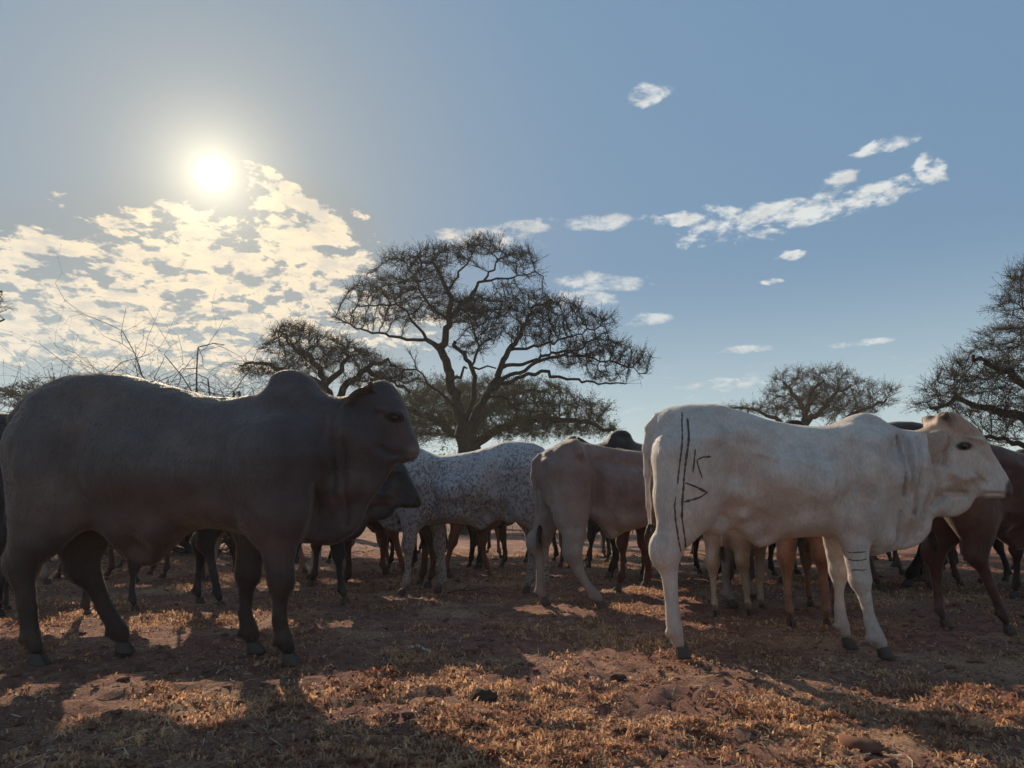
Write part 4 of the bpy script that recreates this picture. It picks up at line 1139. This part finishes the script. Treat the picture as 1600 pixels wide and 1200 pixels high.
def make_tree(name, label, cat, limbs, blobs, Y, zo=(0, 0), sc=1.0, natt=3000, step=.2, infl=1.2, kill=.28, tip=.007, seed=0, leaf='acleaf', tw_len=.34, tw_n=6, leaf_n=5, leaf_s=.022, depthf=.8, bark='bark', group=None, pw=2.9, maxn=None, leafy_=True, twr=.0045):
    g = np.random.default_rng(seed)
    def Q(a, b, yo=0.0):
        x, z = P(zo[0] + a / sc, zo[1] + b / sc, Y + yo); return np.array([x, Y + yo, z])
    pxm = Y / F / sc
    nodes, parent, rad0 = [], [], []
    for li, (att, pts, r0, r1, yo) in enumerate(limbs):
        # att: index of the limb it springs from (or -1) - joins at the nearest node
        n = len(pts); P3 = [Q(a, b, yo * (i / max(1, n - 1))) for i, (a, b) in enumerate(pts)]
        if att >= 0:
            N = np.array(nodes); k = int(np.linalg.norm((N - P3[0]) * np.array([1, .3, 1]), axis=1).argmin())
            off = N[k] - P3[0]; P3 = [p + np.array([0, off[1], 0]) * (1) for p in P3]; P3[0] = N[k]; prev = k
        else: prev = -1
        dense = []
        for i in range(n - 1):
            L = np.linalg.norm(P3[i + 1] - P3[i]); m = max(1, int(L / (step * 1.2)))
            for q in range(m): dense.append(P3[i] + (P3[i + 1] - P3[i]) * q / m)
        dense.append(P3[-1])
        for i, p in enumerate(dense):
            t = i / max(1, len(dense) - 1)
            if att >= 0 and i == 0: continue
            wob = g.normal(0, .05 + .02 * t, 3) * (0 if i == 0 else 1) * min(1, step / .2)
            nodes.append(p + wob); parent.append(prev); rad0.append((r0 + (r1 - r0) * t) * pxm * .55); prev = len(nodes) - 1
    A = []
    area = sum(b[2] * b[3] for b in blobs)
    for (a, b, ra, rb) in blobs:
        k = max(8, int(natt * (ra * rb) / area)); c = Q(a, b, g.normal(0, 1) * depthf * ra * pxm * .6)
        u = g.normal(0, 1, (k, 3)); u /= np.linalg.norm(u, axis=1, keepdims=True); u *= g.uniform(.25, 1, (k, 1)) ** (1 / 2.2)
        A.append(c + u * np.array([ra * pxm, ra * pxm * depthf, rb * pxm]))
    A = np.concatenate(A)
    n0 = len(nodes)
    nd, pr = colonize(nodes, parent, A, step, infl, kill, seed=seed)
    n = len(nd); R_ = np.zeros(n); kids = np.zeros(n, int)
    acc = np.zeros(n)
    for i in range(n - 1, -1, -1):
        if kids[i] == 0: acc[i] = tip ** pw
        r = acc[i] ** (1 / pw)
        if i < n0: r = max(r * .8, rad0[i])
        R_[i] = r
        if pr[i] >= 0: acc[pr[i]] += acc[i]; kids[pr[i]] += 1
    # children appended later always have larger numbers, so the sweep above is complete
    i = np.arange(n); e = i[pr >= 0]; p = pr[e]
    r0 = np.minimum(R_[p], np.maximum(R_[e] * 1.35, R_[e] + .004)); big = (R_[e] > .045)
    Vt, Ft = frusta(nd[p[big]], nd[e[big]], r0[big], R_[e[big]], 8)
    Vs, Fs = frusta(nd[p[~big]], nd[e[~big]], r0[~big], R_[e[~big]], 4)
    root = empty(name, (float(nd[0][0]), float(nd[0][1]), 0)); tag(root, label, cat, group)
    off = np.array([nd[0][0], nd[0][1], 0])
    # carry the foot into the ground
    V0, F0 = frusta([nd[0] * [1, 1, 0] + [0, 0, -.2]], [nd[0]], [R_[0] * 1.35], [R_[0]], 10)
    Vt = np.concatenate([V0, Vt]); 
    allV = [V0 - off, Vt[len(V0):] - off, Vs - off]; allF = [F0, Ft + len(V0), Fs + len(Vt)]
    link('trunk', mesh_from('trunk', np.concatenate(allV), np.concatenate(allF), M[bark], True, uniform=4), root)
    if leafy_:
        src = e[(R_[e] < tip * 2.6)]
        k = len(src) * tw_n; s_ = np.repeat(src, tw_n)
        t = g.random(k)[:, None]; st = nd[s_] * (1 - t) + nd[pr[s_]] * t
        d = nd[s_] - nd[pr[s_]]; d /= np.linalg.norm(d, axis=1, keepdims=True) + 1e-9
        dd = d * .9 + g.normal(0, .5, (k, 3)) * np.array([1, 1, .7]) + np.array([0, 0, .30]); dd /= np.linalg.norm(dd, axis=1, keepdims=True)
        L = tw_len * g.uniform(.4, 1.1, k)
        en = st + dd * L[:, None]; rr = np.full(k, twr)
        V1, F1 = frusta(st, en, rr, rr * .5, 3)
        me = mesh_from('twigs', V1 - off, F1, M['twig'], False, uniform=4)
        tw = link('twigs', me, root); tw['kind'] = 'stuff'
        q = k * leaf_n; tt = g.random(q) ** .8; ii = np.repeat(np.arange(k), leaf_n)
        c = st[ii] + (en - st)[ii] * tt[:, None] + g.normal(0, tw_len * .06, (q, 3))
        a = g.normal(0, 1, (q, 3)); a /= np.linalg.norm(a, axis=1, keepdims=True); b = np.cross(a, g.normal(0, 1, (q, 3))); b /= np.linalg.norm(b, axis=1, keepdims=True)
        ls = leaf_s * g.uniform(.6, 1.4, (q, 1))
        V = np.stack([c - a * ls, c + b * ls * .38, c + a * ls, c - b * ls * .38], 1).reshape(-1, 3)
        Fq = np.arange(q * 4).reshape(-1, 4)
        cr = link('crown', mesh_from('crown', V - off, Fq, M[leaf], False, uniform=4), root); cr['kind'] = 'stuff'
    print('TREE', name, label[:24], 'nodes', n, 'twigs', k if leafy_ else 0)
    return root

# the great acacia (traced in the enlarged view: origin 500,340, 2.909 pixels per pixel)
ZO, ZS = (500, 340), 2.909
main_limbs = [
 (-1, [(655,1230),(655,1047),(645,950),(620,840),(590,720),(570,650),(556,600),(575,545),(592,460),(588,340),(560,280),(500,210),(440,170)], 62, 10, -.5),
 (0, [(660,990),(705,900),(760,800),(815,715),(832,650),(872,590),(930,480),(985,400),(1060,370)], 40, 9, .8),
 (1, [(820,780),(900,730),(1000,690),(1100,718),(1200,740),(1385,748)], 20, 5, -1.2),
 (1, [(835,680),(950,650),(1080,600),(1200,575),(1330,500)], 17, 4, 1.2),
 (1, [(872,590),(1050,560),(1150,525),(1300,482)], 14, 4, -.8),
 (1, [(830,735),(1000,640),(1150,612),(1300,645),(1480,708)], 18, 4, .3),
 (0, [(556,600),(490,568),(380,560),(300,545),(200,520),(140,490),(60,470)], 17, 4, 1.0),
 (0, [(565,640),(500,560),(440,500),(400,430),(340,400),(230,410),(160,400)], 17, 4, -1.2),
 (0, [(590,480),(500,400),(440,300),(385,200)], 14, 4, .9),
 (0, [(600,460),(680,370),(740,300),(850,285),(960,262),(1010,272)], 18, 4, .4),
 (0, [(588,340),(650,250),(700,180),(722,115)], 12, 4, -.6),
 (0, [(650,960),(700,850),(712,780),(690,690),(640,600),(600,565)], 24, 15, -.8),
 (11, [(700,690),(722,600),(705,520),(740,440)], 12, 4, .8),
 (11, [(690,680),(760,690),(800,700)], 9, 6, .2),
 (0, [(600,735),(640,725),(672,690)], 16, 7, -.9),
 (0, [(622,880),(540,800),(460,720),(430,660),(400,600)], 14, 3, -1.0),
 (15, [(450,705),(400,715),(340,742)], 9, 4, -.6),
 (1, [(740,830),(830,800),(880,850),(915,880)], 12, 5, .7),
 (9, [(740,300),(790,220),(850,180),(900,170)], 10, 4, .8),
]
main_blobs = [(560,170,150,50),(370,190,105,42),(740,130,110,48),(900,185,105,52),(205,335,110,55),(330,320,120,60),(480,300,150,75),(600,420,170,75),(380,430,130,60),(160,468,100,22),(750,420,130,75),(860,330,75,45),(950,400,130,75),(1080,430,140,62),(1240,470,120,36),(1000,520,150,55),(1250,590,170,42),(1420,640,105,45),(1150,645,150,36),(1290,722,100,18),(760,510,100,70),(700,590,80,45),(230,250,40,20),(950,260,60,20),(470,230,100,40)]
make_tree('acacia_tree', 'tall flat-topped acacia with a forked dark trunk rising alone above the cattle', 'acacia tree', main_limbs, main_blobs, 22, ZO, ZS, natt=8500, step=.15, infl=.9, kill=.19, seed=2, tip=.009, tw_len=.50, tw_n=6, leaf_n=7, leaf_s=.020, twr=.006, depthf=.65)

# green acacia behind it
make_tree('acacia_tree', 'broad greenish acacia spreading low behind the trunk of the tall one', 'acacia tree',
 [(-1, [(740,760),(738,720),(730,690)], 30, 24, 0), (0, [(730,690),(690,660),(640,640),(600,622)], 14, 4, -2), (0, [(735,700),(780,670),(840,655),(920,660),(955,672)], 14, 4, -1), (0, [(732,690),(760,640),(800,615),(850,612)], 12, 4, 2), (0, [(732,690),(710,640),(690,612)], 12, 4, 2)],
 [(640,645,60,32),(690,630,70,38),(760,622,70,34),(830,625,75,30),(900,645,60,22),(930,668,42,14),(640,675,50,20),(700,665,70,26),(780,660,80,28),(860,665,70,22),(590,625,40,18)],
 30, natt=5200, step=.24, infl=1.5, kill=.31, seed=4, tip=.009, leaf='acleaf2', tw_len=.75, tw_n=7, leaf_n=11, leaf_s=.034, twr=.006, depthf=.7)

# acacia behind the bull's hump
make_tree('acacia_tree', 'small twisted acacia behind the big bull\'s hump', 'acacia tree',
 [(-1, [(530,760),(528,690),(522,640),(508,605),(480,592),(450,598)], 26, 6, -.5), (0, [(522,640),(545,600),(575,578),(600,590),(640,612)], 13, 3, .8), (0, [(515,620),(500,575),(480,555),(455,540),(440,520)], 11, 3, .6),
  (0, [(510,605),(535,585),(545,560),(530,540)], 10, 3, -.6), (0, [(480,592),(440,580),(410,570),(380,575)], 8, 3, .4), (1, [(575,578),(600,560),(615,570)], 7, 3, .3)],
 [(465,522,45,14),(440,545,40,14),(520,540,42,13),(545,555,45,14),(485,565,50,16),(420,575,40,12),(590,575,45,14),(620,592,40,14),(570,598,40,10),(395,580,30,10),(455,513,25,8)],
 20, natt=2600, step=.13, infl=.8, kill=.17, seed=6, tip=.0075, tw_len=.42, tw_n=6, leaf_n=7, leaf_s=.018, depthf=.8, twr=.005, group=None)

# right: mid acacia and edge acacia
make_tree('acacia_tree', 'small round-topped brownish acacia far behind the white cow\'s back', 'acacia tree',
 [(-1, [(1262,800),(1260,700),(1256,650),(1240,615),(1225,595)], 18, 4, 0), (0, [(1258,670),(1285,640),(1300,620),(1330,600)], 9, 3, 1.5), (0, [(1256,650),(1270,610),(1285,590)], 8, 3, -1.5), (0, [(1262,690),(1300,665),(1350,640),(1385,625)], 8, 3, .5), (0, [(1258,690),(1215,655),(1180,640),(1150,640)], 8, 3, .8)],
 [(1235,590,38,13),(1285,585,45,13),(1320,600,40,13),(1370,612,36,13),(1240,615,48,16),(1300,615,55,18),(1350,630,50,12),(1260,640,60,14),(1195,640,40,11),(1160,640,34,11),(1330,645,45,10)],
 34, natt=2800, step=.22, infl=1.3, kill=.29, seed=8, tip=.008, leaf='acleaf3', tw_len=.62, tw_n=6, leaf_n=8, leaf_s=.028, twr=.006, depthf=.8)
make_tree('acacia_tree', 'large feathery acacia at the edge, behind the white cow\'s head', 'acacia tree',
 [(-1, [(1690,830),(1680,740),(1660,680),(1640,620),(1640,560),(1660,480)], 52, 12, -.5), (0, [(1670,700),(1600,660),(1540,640),(1490,625),(1450,640)], 20, 4, .8), (0, [(1650,650),(1590,600),(1550,580),(1500,560)], 16, 4, -.6),
  (0, [(1640,580),(1600,530),(1580,490)], 14, 4, .4), (0, [(1680,740),(1620,700),(1570,690),(1530,680)], 14, 4, -.5), (0, [(1640,560),(1700,500),(1760,470)], 18, 5, .6), (0, [(1670,690),(1740,640),(1800,620)], 18, 5, -.6)],
 [(1590,475,40,28),(1570,530,48,26),(1530,570,60,28),(1490,600,52,22),(1460,630,34,16),(1590,590,60,32),(1540,630,70,24),(1600,650,60,26),(1560,685,50,14),(1650,520,70,50),(1720,480,90,60),(1760,580,90,60),(1680,620,70,40),(1480,650,30,12),(1620,430,50,26)],
 13, natt=5200, step=.105, infl=.62, kill=.145, seed=10, tip=.0045, leaf='acleaf3', tw_len=.36, tw_n=6, leaf_n=9, leaf_s=.0125, depthf=.8, twr=.0034)
# left edge twigs
make_tree('acacia_tree', 'thin acacia at the edge with only branch tips in view beside the clouds', 'acacia tree',
 [(-1, [(-160,830),(-150,700),(-120,600),(-80,540),(-40,500),(-5,480)], 30, 4, 0), (0, [(-120,600),(-90,520),(-50,460),(0,455)], 12, 3, .6), (0, [(-80,540),(-30,520),(10,500)], 8, 3, -.4)],
 [(-30,470,42,26),(5,482,24,18),(-80,480,70,50),(-110,540,70,50)],
 14, natt=700, step=.13, infl=.9, kill=.2, seed=12, tip=.005, tw_len=.26, tw_n=4, leaf_n=1, leaf_s=.012, depthf=.8, twr=.0035)

# low scrub on the horizon, left and between
make_tree('thorn_bush', 'low leafy thorn bush beyond the big bull\'s rump', 'bush',
 [(-1, [(70,760),(70,680),(60,640),(40,620)], 12, 4, 0), (0, [(72,690),(90,640),(100,615)], 8, 3, .5)],
 [(20,612,40,14),(60,608,40,16),(100,600,38,12),(140,605,40,12),(70,630,80,18)],
 26, natt=900, step=.2, infl=1.4, kill=.32, seed=14, tip=.007, leaf='acleaf', tw_len=.4, tw_n=6, leaf_n=6, leaf_s=.035, depthf=.8)

def bare_bush(label, u0, v0, Y, height, seed, spread=1.0, n0=7, depth=5, rad=.022):
    g = random.Random(seed); x, _ = P(u0, v0, Y); base = Vector((x, Y, 0)); P0, P1, R0, R1 = [], [], [], []
    def grow(p, d, L, r, lev):
        n = 4 if lev < depth else 3
        for k in range(n):
            d2 = (d + Vector((g.gauss(0, .34), g.gauss(0, .34), g.gauss(.0, .30)))).normalized()
            q = p + d2 * (L / n); r2 = r * .84
            P0.append(p[:]); P1.append(q[:]); R0.append(r); R1.append(r2)
            p, d, r = q, d2, r2
            if lev < depth and g.random() < .85:
                s_ = Vector((g.gauss(0, 1), g.gauss(0, 1), g.gauss(0, .7))).normalized()
                grow(p, (d * .5 + s_ * .75).normalized(), L * g.uniform(.5, .78), r * .66, lev + 1)
            if r < .012:        # thorns
                s_ = Vector((g.gauss(0, 1), g.gauss(0, 1), g.gauss(0, 1))).normalized()
                P0.append(p[:]); P1.append((p + s_ * g.uniform(.03, .08))[:]); R0.append(.003); R1.append(.001)
    for k in range(n0):
        a = g.uniform(0, 2 * PI); tl = g.uniform(.1, .75) * spread
        grow(Vector((g.gauss(0, .1), g.gauss(0, .1), 0)), Vector((math.cos(a) * math.sin(tl), math.sin(a) * math.sin(tl), math.cos(tl))), height * g.uniform(.65, .95), rad, 0)
    V, Fc = frusta(P0, P1, R0, R1, 4)
    root = empty('bare_thorn_bush', base); tag(root, label, 'thorn bush', 'leafless thorn bushes behind the bull')
    link('branches', mesh_from('branches', V, Fc, M['greybark'], True, uniform=4), root)
    print('BUSH', len(P0))
bare_bush('leafless pale thorn bush with tall straight shoots behind the bull\'s rump', 185, 600, 12, 3.1, 3, .7, 20, 3, .034)
bare_bush('tangled leafless thorn bush just behind the bull\'s back', 330, 600, 12.5, 3.5, 5, 1.0, 24, 3, .045)
bare_bush('smaller leafless thorn bush between the tangled one and the hump', 250, 600, 14.5, 3.9, 9, .9, 20, 3, .036)
bare_bush('leafless thorn bush leaning towards the bull\'s hump', 395, 610, 14, 3.6, 11, 1.1, 18, 3, .04)

# distant bush line that closes the plain
def bushline():
    g = np.random.default_rng(77); c = []; n = 190000
    a = g.uniform(-PI * .62, PI * .62, n); r = 30 + 30 * g.random(n) ** 1.3
    top = 1.6 + 1.5 * vnoise2(a * 14 + 50, np.zeros(n), 1.0, 3) + 1.0 * vnoise2(a * 50 + 90, r * .05, 1.0, 4)
    z = top * g.random(n) ** .75
    cpt = np.stack([r * np.sin(a), r * np.cos(a), z], 1)
    A = g.normal(0, 1, (n, 3)); A /= np.linalg.norm(A, axis=1, keepdims=True); B = np.cross(A, g.normal(0, 1, (n, 3))); B /= np.linalg.norm(B, axis=1, keepdims=True)
    s_ = g.uniform(.05, .14, (n, 1))
    V = np.stack([cpt - A * s_, cpt + B * s_ * .5, cpt + A * s_], 1).reshape(-1, 3)
    n2 = 46000; cl = g.random((420, 2)); ca = (cl[:, 0] - .5) * 2.2; cr = 15 + 45 * cl[:, 1] ** .8; ch = g.uniform(.35, 1.1, 420)
    k = g.integers(0, 420, n2); u = g.normal(0, 1, (n2, 3)) * np.array([.5, .5, 1.0]) * ch[k][:, None] * np.array([1, 1, .35])
    cp = np.stack([cr[k] * np.sin(ca[k]), cr[k] * np.cos(ca[k]), np.zeros(n2)], 1) + u; cp[:, 2] = np.abs(cp[:, 2])
    A2 = g.normal(0, 1, (n2, 3)); A2 /= np.linalg.norm(A2, axis=1, keepdims=True); s2 = g.uniform(.03, .09, (n2, 1)); B2 = np.cross(A2, [0.3, .2, .9])
    V2 = np.stack([cp - A2 * s2, cp + B2 * s2 * .4, cp + A2 * s2], 1).reshape(-1, 3)
    o = link('dry_scrub', mesh_from('dry_scrub', V2, np.arange(n2 * 3).reshape(-1, 3), M['acleaf3'], False, uniform=3)); tag(o, 'knee-high dry scrub scattered over the plain beyond the herd', 'scrub', kind='stuff')
    o = link('distant_bush', mesh_from('distant_bush', V, np.arange(n * 3).reshape(-1, 3), M['acleaf'], False, uniform=3)); tag(o, 'line of dry thorn scrub closing the plain behind the herd', 'scrub', kind='stuff')
bushline()

# fallen stick on the ground between the herds
def stick():
    pts = [gp(700, 930), gp(722, 914), gp(742, 908), gp(765, 900)]
    x0, y0, _ = pts[0]
    L = [Vector((x0 + .32 * t + .03 * math.sin(t * 9), y0 + .2 * t, .02 + .03 * t + .012 * math.sin(t * 7))) for t in np.linspace(0, 1, 8)]
    P0 = [p[:] for p in L[:-1]]; P1 = [p[:] for p in L[1:]]
    P0.append(L[3][:]); P1.append((L[3] + Vector((.08, -.05, .05)))[:])
    Rr = [.009 - .0008 * i for i in range(7)] + [.005]
    V, Fc = frusta(P0, P1, Rr, [r * .85 for r in Rr], 6)
    o = link('fallen_stick', mesh_from('fallen_stick', V, Fc, M['stick'], True, uniform=4)); tag(o, 'thin dead stick lying on the soil near the speckled cow\'s hoof', 'stick')
stick()

# dust in the air
def haze(density=.0014):
    m = bpy.data.materials.new('haze'); m.use_nodes = True; t = NT(m.node_tree); t.n.clear()
    out = t.new('ShaderNodeOutputMaterial'); v = t.new('ShaderNodeVolumePrincipled')
    v.inputs['Color'].default_value = (.93, .88, .80, 1); v.inputs['Density'].default_value = density; v.inputs['Anisotropy'].default_value = .25
    t.link(v.outputs[0], out.inputs['Volume'])
    s_ = 1600; z0, z1 = -1.2, 16
    V = [(-s_, -s_, z0), (s_, -s_, z0), (s_, s_, z0), (-s_, s_, z0), (-s_, -s_, z1), (s_, -s_, z1), (s_, s_, z1), (-s_, s_, z1)]
    Fc = [(0, 3, 2, 1), (4, 5, 6, 7), (0, 1, 5, 4), (1, 2, 6, 5), (2, 3, 7, 6), (3, 0, 4, 7)]
    o = link('haze', mesh_from('haze', V, Fc, m)); tag(o, kind='stuff')
USE_HAZE = True
if USE_HAZE: haze()
